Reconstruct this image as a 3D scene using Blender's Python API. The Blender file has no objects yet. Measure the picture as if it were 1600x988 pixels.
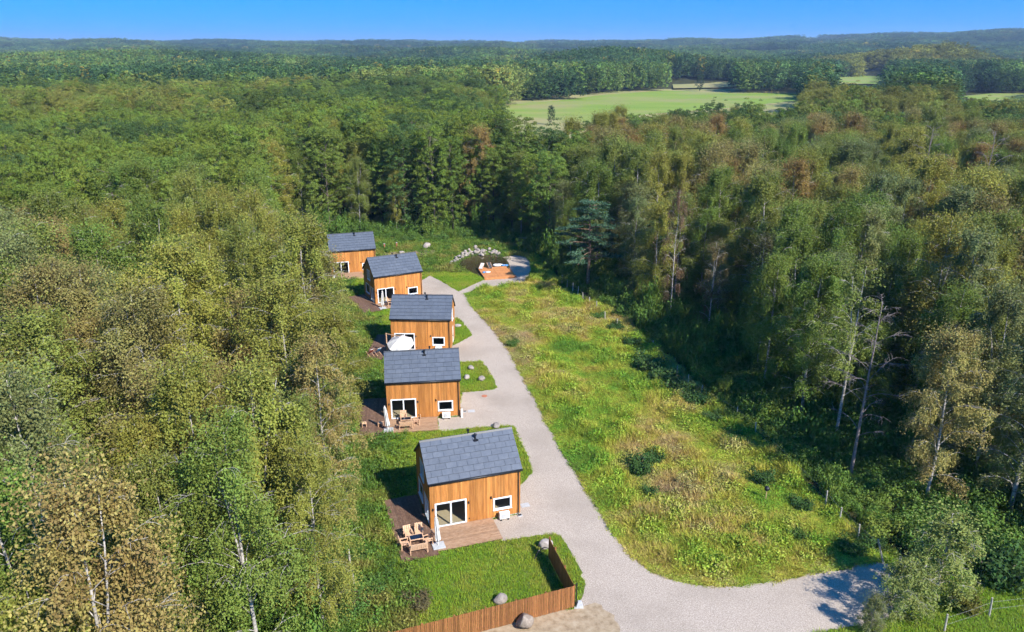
import bpy, bmesh, math, random
import numpy as np
from mathutils import Vector, Matrix
from mathutils.geometry import tessellate_polygon

R = math.radians
SC = bpy.context.scene
COL = SC.collection
rng = np.random.default_rng(7)
random.seed(7)

# ------------------------------------------------------------------ camera, sky, sun, exposure
CAM_H, FPX, PITCH = 34.1, 1193.83, R(19.338)      # lens in units of a 1600 px wide frame
cam_d = bpy.data.cameras.new('camera'); cam = bpy.data.objects.new('camera', cam_d); COL.objects.link(cam)
cam.location = (0, 0, CAM_H); cam.rotation_euler = (math.pi/2 - PITCH, 0, 0)
cam_d.sensor_width = 36; cam_d.lens = 36*FPX/1600; cam_d.clip_start = .5; cam_d.clip_end = 30000
SC.camera = cam

SUN_EL, SUN_AZ = R(40), math.atan2(.68, -.73)      # azimuth from +Y towards +X: sun behind the camera, to the right
sdir = Vector((math.sin(SUN_AZ)*math.cos(SUN_EL), math.cos(SUN_AZ)*math.cos(SUN_EL), math.sin(SUN_EL)))
W = bpy.data.worlds.new('World'); SC.world = W; W.use_nodes = True
nt = W.node_tree; nt.nodes.clear()
def wn(t, **k):
    n = nt.nodes.new(t)
    for a, b in k.items(): setattr(n, a, b)
    return n
wo = wn('ShaderNodeOutputWorld'); bg = wn('ShaderNodeBackground'); sky = wn('ShaderNodeTexSky')
sky.sky_type = 'NISHITA'; sky.sun_disc = False; sky.sun_elevation = SUN_EL; sky.sun_rotation = SUN_AZ
sky.altitude = 300; sky.air_density = 1.0; sky.dust_density = .15; sky.ozone_density = 3.0
tc = wn('ShaderNodeTexCoord'); sx = wn('ShaderNodeSeparateXYZ'); cx = wn('ShaderNodeCombineXYZ')
mz = wn('ShaderNodeMath', operation='MULTIPLY_ADD'); mz.inputs[1].default_value = .72; mz.inputs[2].default_value = .30
hs = wn('ShaderNodeHueSaturation'); hs.inputs['Saturation'].default_value = 1.68; hs.inputs['Hue'].default_value = .503
nt.links.new(tc.outputs['Generated'], sx.inputs[0])
nt.links.new(sx.outputs['X'], cx.inputs['X']); nt.links.new(sx.outputs['Y'], cx.inputs['Y'])
nt.links.new(sx.outputs['Z'], mz.inputs[0]); nt.links.new(mz.outputs[0], cx.inputs['Z'])
nt.links.new(cx.outputs[0], sky.inputs['Vector']); nt.links.new(sky.outputs[0], hs.inputs['Color'])
nt.links.new(hs.outputs[0], bg.inputs['Color']); bg.inputs['Strength'].default_value = .14
nt.links.new(bg.outputs[0], wo.inputs['Surface'])
sun_d = bpy.data.lights.new('sun', 'SUN'); sun_d.energy = 4.4; sun_d.angle = R(.53); sun_d.color = (1, .94, .84)
sun = bpy.data.objects.new('sun', sun_d); COL.objects.link(sun); sun.rotation_euler = (-sdir).to_track_quat('-Z', 'Y').to_euler()
SC.view_settings.view_transform = 'Standard'; SC.view_settings.look = 'None'
SC.view_settings.exposure = 1.03; SC.view_settings.gamma = 1
SC.render.engine = 'CYCLES'
SC.cycles.max_bounces = 6; SC.cycles.diffuse_bounces = 4; SC.cycles.glossy_bounces = 2; SC.cycles.transmission_bounces = 4
SC.cycles.volume_bounces = 0; SC.cycles.use_adaptive_sampling = True; SC.cycles.adaptive_threshold = .025; SC.cycles.use_light_tree = False; SC.cycles.transparent_max_bounces = 8; SC.cycles.use_denoising = True
SC.cycles.caustics_reflective = False; SC.cycles.caustics_refractive = False

# ------------------------------------------------------------------ helpers
def G(px, py, z=0.0):
    "ground position (at height z) of a point of the 1600x988 photograph, from the survey of the camera"
    u = (px-800)/FPX; v = -(py-494)/FPX; c, s = math.cos(PITCH), math.sin(PITCH)
    d = (u, c+v*s, -s+v*c); t = (z-CAM_H)/d[2]
    return (d[0]*t, d[1]*t, z)
def GP(pts, z=0.0): return [G(x, y, z)[:2] for x, y in pts]
def proj(X, Y, Z):
    Z = Z-CAM_H; c, s = math.cos(PITCH), math.sin(PITCH); d = Y*c-Z*s
    return 800+FPX*X/d, 494-FPX*(Z*c+Y*s)/d
def inside(P, poly):
    P = np.asarray(P, float); poly = np.asarray(poly, float); r = np.zeros(len(P), bool)
    j = len(poly)-1
    for i in range(len(poly)):
        xi, yi = poly[i]; xj, yj = poly[j]
        m = ((yi > P[:, 1]) != (yj > P[:, 1])) & (P[:, 0] < (xj-xi)*(P[:, 1]-yi)/((yj-yi) if yj != yi else 1e-9)+xi)
        r ^= m; j = i
    return r
def dist_poly(P, poly):
    "distance of points to the outline of a polygon"
    P = np.asarray(P, float); q = np.asarray(poly, float); best = np.full(len(P), 1e9)
    for i in range(len(q)):
        a = q[i]; b = q[(i+1) % len(q)]; ab = b-a; L2 = (ab@ab) or 1e-9
        t = np.clip(((P-a)@ab)/L2, 0, 1); best = np.minimum(best, np.linalg.norm(P-(a+t[:, None]*ab), axis=1))
    return best
def vnoise(P, scale, seed):
    "smooth value noise in 2D, 0..1"
    P = np.asarray(P, float)/scale; i = np.floor(P).astype(np.int64); f = P-i; f = f*f*(3-2*f)
    def h(a, b):
        n = (a*374761393+b*668265263+seed*974711) & 0x7fffffff
        n = ((n ^ (n >> 13))*1274126177) & 0x7fffffff
        return ((n ^ (n >> 16)) & 0xffff)/65535.0
    a = h(i[:, 0], i[:, 1]); b = h(i[:, 0]+1, i[:, 1]); c = h(i[:, 0], i[:, 1]+1); d = h(i[:, 0]+1, i[:, 1]+1)
    return (a*(1-f[:, 0])+b*f[:, 0])*(1-f[:, 1])+(c*(1-f[:, 0])+d*f[:, 0])*f[:, 1]

def tag(o, label=None, cat=None, group=None, kind=None):
    if label: o['label'] = label
    if cat: o['category'] = cat
    if group: o['group'] = group
    if kind: o['kind'] = kind
    return o
def empty(name, loc=(0, 0, 0), rz=0):
    o = bpy.data.objects.new(name, None); COL.objects.link(o); o.location = loc; o.rotation_euler = (0, 0, rz)
    o.empty_display_size = .3; return o
def link(name, me, parent=None, loc=None, rot=None, scale=None):
    o = bpy.data.objects.new(name, me); COL.objects.link(o)
    if parent: o.parent = parent
    if loc is not None: o.location = loc
    if rot is not None: o.rotation_euler = rot
    if scale is not None: o.scale = scale
    return o

class MB:
    "collects vertices and faces, then makes one mesh"
    def __init__(s): s.v = []; s.f = []
    def add(s, v, f):
        n = len(s.v); s.v += [tuple(p) for p in v]; s.f += [tuple(i+n for i in q) for q in f]; return s
    def hexa(s, b, t):       # four bottom points, four top points (ccw from above)
        return s.add(list(b)+list(t), [(3, 2, 1, 0), (4, 5, 6, 7), (0, 1, 5, 4), (1, 2, 6, 5), (2, 3, 7, 6), (3, 0, 4, 7)])
    def box(s, x0, x1, y0, y1, z0, z1):
        return s.hexa([(x0, y0, z0), (x1, y0, z0), (x1, y1, z0), (x0, y1, z0)], [(x0, y0, z1), (x1, y0, z1), (x1, y1, z1), (x0, y1, z1)])
    def bar(s, a, b, w, d=None):      # a square bar between two points
        a = Vector(a); b = Vector(b); d = d or w; t = (b-a).normalized()
        u = t.cross(Vector((0, 0, 1)) if abs(t.z) < .9 else Vector((1, 0, 0))).normalized(); v = t.cross(u)
        q = [(-1, -1), (1, -1), (1, 1), (-1, 1)]
        return s.hexa([a+u*(i*w/2)+v*(j*d/2) for i, j in q], [b+u*(i*w/2)+v*(j*d/2) for i, j in q])
    def tube(s, pts, radii, n=6, cap=True):
        pts = [Vector(p) for p in pts]; base = len(s.v); m = len(pts)
        for i, p in enumerate(pts):
            t = (pts[min(i+1, m-1)]-pts[max(i-1, 0)]).normalized()
            u = t.cross(Vector((.13, .2, 1)) if abs(t.z) < .95 else Vector((1, .1, 0))).normalized(); v = t.cross(u)
            for k in range(n):
                a = 2*math.pi*k/n; s.v.append(tuple(p+(u*math.cos(a)+v*math.sin(a))*radii[i]))
        for i in range(m-1):
            for k in range(n):
                k2 = (k+1) % n; s.f.append((base+i*n+k, base+i*n+k2, base+(i+1)*n+k2, base+(i+1)*n+k))
        if cap:
            s.f.append(tuple(base+k for k in range(n))[::-1]); s.f.append(tuple(base+(m-1)*n+k for k in range(n)))
        return s
    def lathe(s, prof, n=16, c=(0, 0)):
        base = len(s.v)
        for r, z in prof:
            for k in range(n):
                a = 2*math.pi*k/n; s.v.append((c[0]+r*math.cos(a), c[1]+r*math.sin(a), z))
        for i in range(len(prof)-1):
            for k in range(n):
                k2 = (k+1) % n; s.f.append((base+i*n+k, base+i*n+k2, base+(i+1)*n+k2, base+(i+1)*n+k))
        s.f.append(tuple(base+k for k in range(n))[::-1]); s.f.append(tuple(base+(len(prof)-1)*n+k for k in range(n)))
        return s
    def mesh(s, name, m, smooth=False, bevel=0):
        me = bpy.data.meshes.new(name); me.from_pydata(s.v, [], s.f)
        if bevel:
            bm = bmesh.new(); bm.from_mesh(me)
            bmesh.ops.bevel(bm, geom=bm.edges[:], offset=bevel, segments=1, affect='EDGES'); bm.to_mesh(me); bm.free()
        me.materials.append(m); me.update()
        if smooth: me.polygons.foreach_set('use_smooth', [True]*len(me.polygons))
        return me

# ------------------------------------------------------------------ materials
def nodes(m):
    m.use_nodes = True; t = m.node_tree; t.nodes.clear()
    def N(k, **a):
        n = t.nodes.new(k)
        for i, j in a.items(): setattr(n, i, j)
        return n
    return t, N, t.links.new
def ramp(N, stops):
    r = N('ShaderNodeValToRGB'); e = r.color_ramp.elements
    while len(e) < len(stops): e.new(.5)
    for q, (p, c) in zip(e, stops): q.position = p; q.color = (*c, 1)
    return r
def surf(name, stops, scale=3, detail=6, rough=.85, spec=.3, bump=0, bscale=None, stretch=(1, 1, 1), rand=0, coords='Object', metal=0, wear=None):
    "procedural surface: noise through a colour ramp, relief, and a small change per piece"
    m = bpy.data.materials.new(name); t, N, L = nodes(m)
    o = N('ShaderNodeOutputMaterial'); p = N('ShaderNodeBsdfPrincipled'); L(p.outputs[0], o.inputs[0])
    p.inputs['Roughness'].default_value = rough; p.inputs['Specular IOR Level'].default_value = spec; p.inputs['Metallic'].default_value = metal
    tc = N('ShaderNodeTexCoord'); mp = N('ShaderNodeMapping'); mp.inputs['Scale'].default_value = stretch
    L(tc.outputs[coords], mp.inputs[0])
    n = N('ShaderNodeTexNoise'); n.inputs['Scale'].default_value = scale; n.inputs['Detail'].default_value = detail; n.inputs['Roughness'].default_value = .65
    oi = N('ShaderNodeObjectInfo')
    if rand:
        ad = N('ShaderNodeVectorMath', operation='ADD'); mu = N('ShaderNodeMath', operation='MULTIPLY'); mu.inputs[1].default_value = 37
        L(oi.outputs['Random'], mu.inputs[0]); L(mp.outputs[0], ad.inputs[0]); L(mu.outputs[0], ad.inputs[1]); L(ad.outputs[0], n.inputs['Vector'])
    else: L(mp.outputs[0], n.inputs['Vector'])
    r = ramp(N, stops); L(n.outputs['Fac'], r.inputs[0]); c = r.outputs[0]
    if wear:                              # large patches of another tone: (colour, scale, amount)
        n3 = N('ShaderNodeTexNoise'); n3.inputs['Scale'].default_value = wear[1]; n3.inputs['Detail'].default_value = 4; L(tc.outputs[coords], n3.inputs['Vector'])
        mr = N('ShaderNodeMapRange'); mr.inputs[1].default_value = .45; mr.inputs[2].default_value = .72; mr.inputs[4].default_value = wear[2]; L(n3.outputs['Fac'], mr.inputs[0])
        mx = N('ShaderNodeMix', data_type='RGBA'); L(mr.outputs[0], mx.inputs['Factor']); L(c, mx.inputs['A']); mx.inputs['B'].default_value = (*wear[0], 1); c = mx.outputs['Result']
    if rand:
        mr = N('ShaderNodeMapRange'); mr.inputs[3].default_value = 1-rand; mr.inputs[4].default_value = 1+rand; L(oi.outputs['Random'], mr.inputs[0])
        h = N('ShaderNodeHueSaturation'); L(mr.outputs[0], h.inputs['Value']); L(c, h.inputs['Color']); c = h.outputs[0]
    L(c, p.inputs['Base Color'])
    if bump:
        n2 = N('ShaderNodeTexNoise'); n2.inputs['Scale'].default_value = bscale or scale*3; n2.inputs['Detail'].default_value = 5; L(mp.outputs[0], n2.inputs['Vector'])
        b = N('ShaderNodeBump'); b.inputs['Strength'].default_value = 1; b.inputs['Distance'].default_value = bump
        L(n2.outputs['Fac'], b.inputs['Height']); L(b.outputs[0], p.inputs['Normal'])
    return m
def flat(name, c, rough=.6, spec=.4, metal=0, v=.12, scale=8): 
    return surf(name, [(.3, tuple(x*(1-v) for x in c)), (.7, tuple(min(1, x*(1+v)) for x in c))], scale=scale, rough=rough, spec=spec, metal=metal)
def leafmat(name, trans=.33, rough=.6, spec=.10, var=.35):
    "leaf material: colour = the plant's own tint, varied from leaf to leaf"
    m = bpy.data.materials.new(name); t, N, L = nodes(m)
    o = N('ShaderNodeOutputMaterial'); p = N('ShaderNodeBsdfPrincipled'); tr = N('ShaderNodeBsdfTranslucent'); mx = N('ShaderNodeMixShader')
    at = N('ShaderNodeAttribute', attribute_type='INSTANCER', attribute_name='tint')
    lv = N('ShaderNodeAttribute', attribute_type='GEOMETRY', attribute_name='leafvar')
    mr = N('ShaderNodeMapRange'); mr.inputs[3].default_value = 1-var; mr.inputs[4].default_value = 1+var; L(lv.outputs['Fac'], mr.inputs[0])
    mh = N('ShaderNodeMapRange'); mh.inputs[3].default_value = .474; mh.inputs[4].default_value = .522; L(lv.outputs['Fac'], mh.inputs[0])
    h = N('ShaderNodeHueSaturation'); L(at.outputs['Color'], h.inputs['Color']); L(mr.outputs[0], h.inputs['Value']); L(mh.outputs[0], h.inputs['Hue'])
    L(h.outputs[0], p.inputs['Base Color']); L(h.outputs[0], tr.inputs['Color'])
    p.inputs['Roughness'].default_value = rough; p.inputs['Specular IOR Level'].default_value = spec
    mx.inputs[0].default_value = trans; L(p.outputs[0], mx.inputs[1]); L(tr.outputs[0], mx.inputs[2]); L(mx.outputs[0], o.inputs[0])
    return m
M = {}
M['floor'] = surf('forest_floor', [(.3, (.028, .026, .012)), (.5, (.045, .045, .016)), (.72, (.05, .07, .02))], .6, 8, .95, .1, coords='Object')
M['soil'] = surf('grassy_soil', [(.3, (.07, .085, .02)), (.5, (.09, .15, .025)), (.7, (.15, .17, .04))], .5, 10, .95, .1, coords='Object')
M['field'] = surf('field_grass', [(.3, (.15, .23, .035)), (.5, (.19, .275, .045)), (.7, (.26, .285, .07))], .035, 10, .95, .1, stretch=(.25, 1.6, 1), wear=((.30, .25, .12), .016, .85))
M['straw'] = surf('straw_field', [(.3, (.34, .27, .14)), (.5, (.28, .27, .11)), (.7, (.20, .25, .07))], .03, 8, .95, .1)
M['gravel'] = surf('gravel', [(.28, (.15, .12, .094)), (.43, (.345, .288, .236)), (.56, (.455, .385, .32)), (.74, (.69, .60, .51))], 13, 10, .95, .15, .014, 30, wear=((.27, .225, .18), .22, .55))
M['sand'] = surf('sandy_soil', [(.3, (.22, .16, .10)), (.5, (.34, .26, .17)), (.7, (.42, .34, .24))], 2.2, 8, .95, .1, .01, 14)
M['earth'] = surf('dry_earth', [(.3, (.12, .085, .05)), (.5, (.23, .17, .10)), (.7, (.33, .26, .17))], 3, 8, .95, .1, .01, 14)
M['larch'] = surf('larch_boards', [(.3, (.38, .145, .036)), (.5, (.53, .22, .056)), (.7, (.63, .295, .085))], 2.2, 7, .6, .3, .002, 12, stretch=(5, 5, .35))
M['inner'] = flat('sheathing', (.30, .17, .07), .9, .1)
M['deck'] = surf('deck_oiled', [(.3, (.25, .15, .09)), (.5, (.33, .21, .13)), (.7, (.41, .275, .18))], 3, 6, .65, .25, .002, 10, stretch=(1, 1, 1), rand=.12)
M['deckdark'] = surf('deck_shade_tone', [(.3, (.105, .06, .042)), (.5, (.15, .088, .06)), (.7, (.21, .135, .095))], 3, 6, .7, .25, .002, 10, rand=.2)  # same boards as the deck, darker: the side's shade is put into the colour
M['jetty'] = surf('jetty_boards', [(.3, (.42, .16, .055)), (.5, (.52, .22, .08)), (.7, (.60, .28, .11))], 3, 6, .6, .25, .002, 10, rand=.1)
M['roof'] = surf('roof_tile', [(.3, (.074, .090, .118)), (.5, (.090, .107, .138)), (.7, (.110, .128, .158))], 2.5, 6, .42, .5, .001, 18, rand=.07)
M['roofedge'] = flat('roof_edge', (.028, .034, .045), .45, .5)
M['black'] = flat('black_metal', (.012, .013, .016), .4, .5)
M['white'] = flat('white_paint', (.78, .79, .80), .4, .4, v=.03)
M['frame'] = flat('window_frame', (.70, .74, .80), .35, .5, v=.03)
M['acwhite'] = flat('appliance_white', (.74, .73, .70), .4, .4, v=.04)
M['canvas'] = surf('parasol_canvas', [(.3, (.52, .51, .51)), (.7, (.62, .61, .60))], 3, 4, .9, .1, .01, 6)
M['concrete'] = surf('concrete', [(.3, (.34, .35, .36)), (.7, (.48, .49, .50))], 6, 6, .9, .2, .002)
M['wood'] = surf('garden_wood', [(.3, (.50, .29, .17)), (.5, (.60, .38, .24)), (.7, (.66, .45, .31))], 6, 5, .6, .25, rand=.06)
M['glasstop'] = flat('table_glass', (.012, .016, .03), .08, .6)
M['floorboards'] = surf('room_floor', [(.3, (.34, .27, .17)), (.7, (.48, .39, .26))], 3, 5, .5, .3, stretch=(1, 6, 1))
M['room'] = flat('room_wall', (.32, .28, .24), .9, .1)
M['sofa'] = flat('sofa_cloth', (.055, .058, .065), .95, .1)
M['fence'] = surf('fence_slat', [(.3, (.17, .066, .022)), (.5, (.25, .105, .035)), (.7, (.33, .15, .055))], 5, 6, .65, .3, .002, 14, stretch=(4, 4, .6), rand=.28)
M['post'] = surf('old_post', [(.3, (.30, .27, .22)), (.5, (.42, .39, .33)), (.7, (.52, .49, .43))], 6, 6, .9, .1, .004, 12, stretch=(3, 3, .5), rand=.15)
M['wire'] = flat('fence_wire', (.25, .25, .25), .5, .5)
M['rock'] = surf('granite', [(.25, (.15, .125, .11)), (.45, (.27, .235, .21)), (.6, (.35, .31, .28)), (.8, (.45, .41, .37))], 5, 9, .85, .25, .02, 9, rand=.18)
M['darkrock'] = surf('brown_granite', [(.25, (.13, .10, .08)), (.5, (.24, .195, .155)), (.75, (.36, .31, .26))], 5, 9, .85, .25, .03, 7)
M['bark'] = surf('alder_bark', [(.3, (.065, .055, .042)), (.5, (.12, .10, .08)), (.7, (.20, .18, .15))], 3, 6, .95, .1, .01, 9, stretch=(3, 3, 1))
M['birch'] = surf('birch_bark', [(.30, (.08, .07, .06)), (.44, (.27, .25, .22)), (.58, (.44, .41, .38)), (.8, (.58, .55, .52))], 2.0, 7, .8, .2, .004, 9, stretch=(2, 2, 3))
M['deadbark'] = surf('dead_bark', [(.3, (.13, .105, .095)), (.5, (.21, .175, .165)), (.7, (.28, .24, .23))], 4, 6, .9, .1)
M['pinebark'] = surf('pine_bark', [(.3, (.14, .085, .055)), (.5, (.24, .15, .10)), (.7, (.33, .25, .2))], 4, 6, .9, .1, .01, 10)
M['leaf'] = leafmat('leaves'); M['needle'] = leafmat('needles', .12, .6, .2, .3); M['grass'] = leafmat('grass_blades', .35, .6, .2, .4)
M['blue'] = flat('blue_cloth', (.10, .26, .52), .8, .2); M['red'] = flat('reddish_cloth', (.35, .09, .06), .8, .2)
M['terracotta'] = flat('red_roof_tile', (.42, .16, .09), .8, .2); M['render'] = flat('pale_render', (.66, .62, .57), .9, .2)
def glassmat():
    m = bpy.data.materials.new('window_glass'); t, N, L = nodes(m)
    o = N('ShaderNodeOutputMaterial'); tr = N('ShaderNodeBsdfTransparent'); gl = N('ShaderNodeBsdfGlossy'); mx = N('ShaderNodeMixShader'); fr = N('ShaderNodeMath', operation='POWER'); lw = N('ShaderNodeLayerWeight'); lw.inputs[0].default_value = .5; fr.inputs[1].default_value = 2.5; L(lw.outputs['Facing'], fr.inputs[0])
    tr.inputs[0].default_value = (.86, .89, .89, 1); gl.inputs['Roughness'].default_value = .02
    L(fr.outputs[0], mx.inputs[0]); L(tr.outputs[0], mx.inputs[1]); L(gl.outputs[0], mx.inputs[2]); L(mx.outputs[0], o.inputs[0]); return m
M['glass'] = glassmat()
def watermat():
    m = bpy.data.materials.new('pond_water'); t, N, L = nodes(m)
    o = N('ShaderNodeOutputMaterial'); p = N('ShaderNodeBsdfPrincipled'); L(p.outputs[0], o.inputs[0])
    n = N('ShaderNodeTexNoise'); n.inputs['Scale'].default_value = .8; n.inputs['Detail'].default_value = 6
    r = ramp(N, [(.3, (.020, .016, .008)), (.5, (.045, .035, .018)), (.68, (.08, .066, .03))]); L(n.outputs[0], r.inputs[0]); L(r.outputs[0], p.inputs['Base Color'])
    p.inputs['Roughness'].default_value = .08; p.inputs['Specular IOR Level'].default_value = .5
    n2 = N('ShaderNodeTexNoise'); n2.inputs['Scale'].default_value = 6; b = N('ShaderNodeBump'); b.inputs['Distance'].default_value = .01; b.inputs['Strength'].default_value = .4
    L(n2.outputs[0], b.inputs['Height']); L(b.outputs[0], p.inputs['Normal']); return m
M['water'] = watermat()

# ------------------------------------------------------------------ terrain
def sstep(a, b, x): t = np.clip((np.asarray(x, float)-a)/(b-a), 0, 1); return t*t*(3-2*t)
def terr(x, y):
    x = np.asarray(x, float); y = np.asarray(y, float); r = np.hypot(x, y); az = np.arctan2(x, np.maximum(y, 1))
    z = 42*sstep(1300, 4300, r)+42*sstep(.10, .62, az)*sstep(1200, 4300, r)
    z = z+4*sstep(.25, .5, -az)*sstep(1500, 4200, r)
    z = z+14*np.exp(-((x-105)/95)**2-((y-875)/80)**2)+22*np.exp(-((x-590)/150)**2-((y-1040)/80)**2)
    z = z+4*np.exp(-((x+430)/150)**2-((y-900)/150)**2)
    z = z+sstep(700, 1400, r)*(7*np.sin(x*.0045+1.3)*np.sin(y*.0052+.4)+5*np.sin(x*.011+y*.006)+4*np.sin(y*.013-x*.004))
    return np.maximum(z, -3.0)
def sheet(name, poly, z, m, label=None):
    v = [(x, y, z) for x, y in poly]; tri = tessellate_polygon([[Vector(p) for p in v]])
    f = []
    for a, b, c in tri:
        n = (Vector(v[b])-Vector(v[a])).cross(Vector(v[c])-Vector(v[a])); f.append((a, b, c) if n.z > 0 else (a, c, b))
    o = link(name, MB().add(v, f).mesh(name, m)); tag(o, kind='structure'); return o
def build_ground():
    rr = np.concatenate([[0], np.geomspace(8, 14000, 90)]); aa = np.linspace(0, 2*np.pi, 181)[:-1]
    v = [(0, 0, 0)]; f = []
    for r in rr[1:]:
        x = np.sin(aa)*r; y = np.cos(aa)*r; v += list(zip(x, y, terr(x, y)))
    n = 180
    for k in range(n): f.append((0, 1+(k+1) % n, 1+k))
    for i in range(len(rr)-2):
        for k in range(n):
            a = 1+i*n+k; b = 1+i*n+(k+1) % n; f.append((a, b, b+n, a+n))
    tag(link('ground', MB().add(v, f).mesh('ground', M['floor'], True)), kind='structure')
build_ground()
def smooth_poly(pts, it=1):
    for _ in range(it):
        q = []
        for i in range(len(pts)):
            a = pts[i]; b = pts[(i+1) % len(pts)]
            q += [(a[0]*.75+b[0]*.25, a[1]*.75+b[1]*.25), (a[0]*.25+b[0]*.75, a[1]*.25+b[1]*.75)]
        pts = q
    return pts
def ragged(pts, step, amp, seed):
    "an outline with small uneven bites, as a mown or gravel edge has"
    r = np.random.default_rng(seed); out = []
    for i in range(len(pts)):
        a = np.array(pts[i]); b = np.array(pts[(i+1) % len(pts)]); d = np.linalg.norm(b-a); n = max(1, int(d/step))
        for k in range(n):
            q = a+(b-a)*k/n
            if k: q = q+r.normal(0, amp, 2)
            out.append(tuple(q))
    return out
# cottages: front-left corner, turn (surveyed from the photograph)
HL, HW, HE, HR, OH = 7.0, 5.02, 3.99, 6.04, .155
HOUSES = [(-6.063, 48.77, .313), (-12.02, 66.64, .13), (-14.31, 84.86, -.029), (-19.19, 102.16, .481), (-28.54, 116.3, .291)]
def hw(i, x, y):
    X, Y, t = HOUSES[i]; c, s = math.cos(t), math.sin(t); return (X+x*c-y*s, Y+x*s+y*c)
ROAD_R = [(727, 459), (737, 479), (757, 500), (778, 525), (796, 550), (815, 585), (834, 620), (851, 655), (869, 688), (890, 724), (915, 766), (938, 800), (960, 838), (985, 871), (1010, 890), (1045, 905), (1090, 915), (1150, 917), (1220, 907), (1300, 891), (1372, 877)]
road_px_right = GP(ROAD_R)
ROAD = road_px_right+GP([(1400, 888), (1440, 930), (1400, 965), (1340, 978), (1270, 990)])+[(11, 33.0), (11, 27), (-1.5, 27), (-1.5, 34)]+GP([(880, 990), (900, 955), (915, 914), (898, 873), (878, 840), (868, 834), (830, 839), (784, 846)]) \
    + [hw(0, 4.76, -2.5), hw(0, 4.76, -.2), hw(0, 6.9, -.1), hw(0, 7.05, .5), hw(0, 7.05, 2.6)]+GP([(832, 740), (826, 716), (803, 667), (796, 665), (740, 669), (690, 674)]) \
    + [hw(1, 4.8, -2.7), hw(1, 4.8, -.2), hw(1, 6.9, -.1), hw(1, 7.05, .3), hw(1, 7.05, 2.2)]+GP([(722, 614), (772, 609), (776, 606), (770, 590), (754, 566), (750, 564), (724, 566)]) \
    + [hw(2, 4.8, -2.6), hw(2, 4.8, -.2), hw(2, 6.9, -.1), hw(2, 7.05, .4), hw(2, 7.05, 1.6)]+GP([(735, 526), (738, 523), (722, 503), (714, 496)]) \
    + [hw(2, 4.5, 7.2), hw(3, 4.76, -3.0), hw(3, 4.76, -.2), hw(3, 6.9, -.1), hw(3, 7.05, .5), hw(3, 7.05, 5.3)]+GP([(672, 431), (690, 440), (706, 450), (716, 456), (735, 447), (755, 438), (803, 434.5), (796, 420), (790, 408), (785, 402), (805, 399), (822, 402), (831, 411), (830, 426), (823, 440), (811, 447), (780, 450), (750, 452)])
sheet('gravel_road', ragged(ROAD, .4, .085, 3), .012, M['gravel'])
FOREST_EDGE_R = [(1405, 868), (1340, 822), (1275, 768), (1205, 702), (1135, 640), (1092, 602), (1045, 562), (990, 512), (948, 482), (905, 456), (870, 434), (842, 408), (815, 392), (800, 380)]
EDGE_L = [(505, 990), (528, 900), (540, 800), (548, 700), (548, 620), (540, 540), (525, 470), (500, 440), (488, 405), (505, 376)]
OPEN = GP(EDGE_L)+GP([(560, 372), (640, 376), (700, 374), (760, 372)])+GP(FOREST_EDGE_R[::-1])+[(38, 44), (48, 30), (22, 27), (-14, 27)]
sheet('lawn_soil', OPEN, .005, M['soil'])
SANDY = ragged(GP([(905, 950), (930, 942), (960, 962), (975, 1000), (900, 1010), (760, 1000), (735, 992), (800, 972), (850, 955)]), .4, .08, 4)
sheet('sandy_verge', SANDY, .018, M['sand'])
TRACK = ragged(GP([(598, 394), (640, 393), (668, 390), (688, 392), (676, 400), (640, 404), (612, 403), (596, 400)]), .8, .15, 5)
sheet('dirt_track', TRACK, .010, M['earth'])
# bare strip of earth along the right kerb of the road
strip = [GP([q])[0] for q in ROAD_R[8:15]]
sheet('earth_verge', ragged([(x-.15, y) for x, y in strip]+[(x+.45, y+.1) for x, y in strip[::-1]], .5, .07, 9), .009, M['earth'])
# thin edging between road and meadow
POND = smooth_poly(GP([(714, 413), (731, 402), (752, 398.5), (776, 398.5), (793, 406), (798, 420), (790, 430), (757, 435), (740, 428), (720, 421)]), 2)
sheet('pond_water', POND, .016, M['water'])
# fields beyond the wood
FIELDS = [('pasture', [(735, 222), (755, 300), (1300, 250), (1330, 132), (1180, 128), (1040, 128), (950, 140), (840, 152), (740, 160)], 'straw'), ('field', [(742, 186), (764, 170), (800, 164), (870, 158), (950, 148), (1040, 142), (1110, 145), (1180, 145), (1245, 147), (1262, 156), (1150, 168), (1000, 180), (940, 198), (900, 212), (850, 220), (800, 216)], 'field'),
          ('field', [(1050, 131), (1146, 129), (1148, 139), (1052, 141)], 'straw'), ('field', [(1300, 122), (1392, 119), (1392, 134), (1310, 134)], 'field'),
          ('field', [(1490, 152), (1555, 146), (1640, 146), (1640, 156), (1560, 160)], 'field'),
          ('field', [(786, 188), (812, 184), (905, 190), (950, 200), (900, 214), (850, 220), (806, 214)], 'straw')]
for k, (n, poly, m) in enumerate(FIELDS): sheet(n, GP(poly), .15+.02*k+(1.3 if k in (2, 3) else 0), M[m])
FIELD_POLYS = [GP(p) for _, p, _ in FIELDS[1:]]

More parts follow.
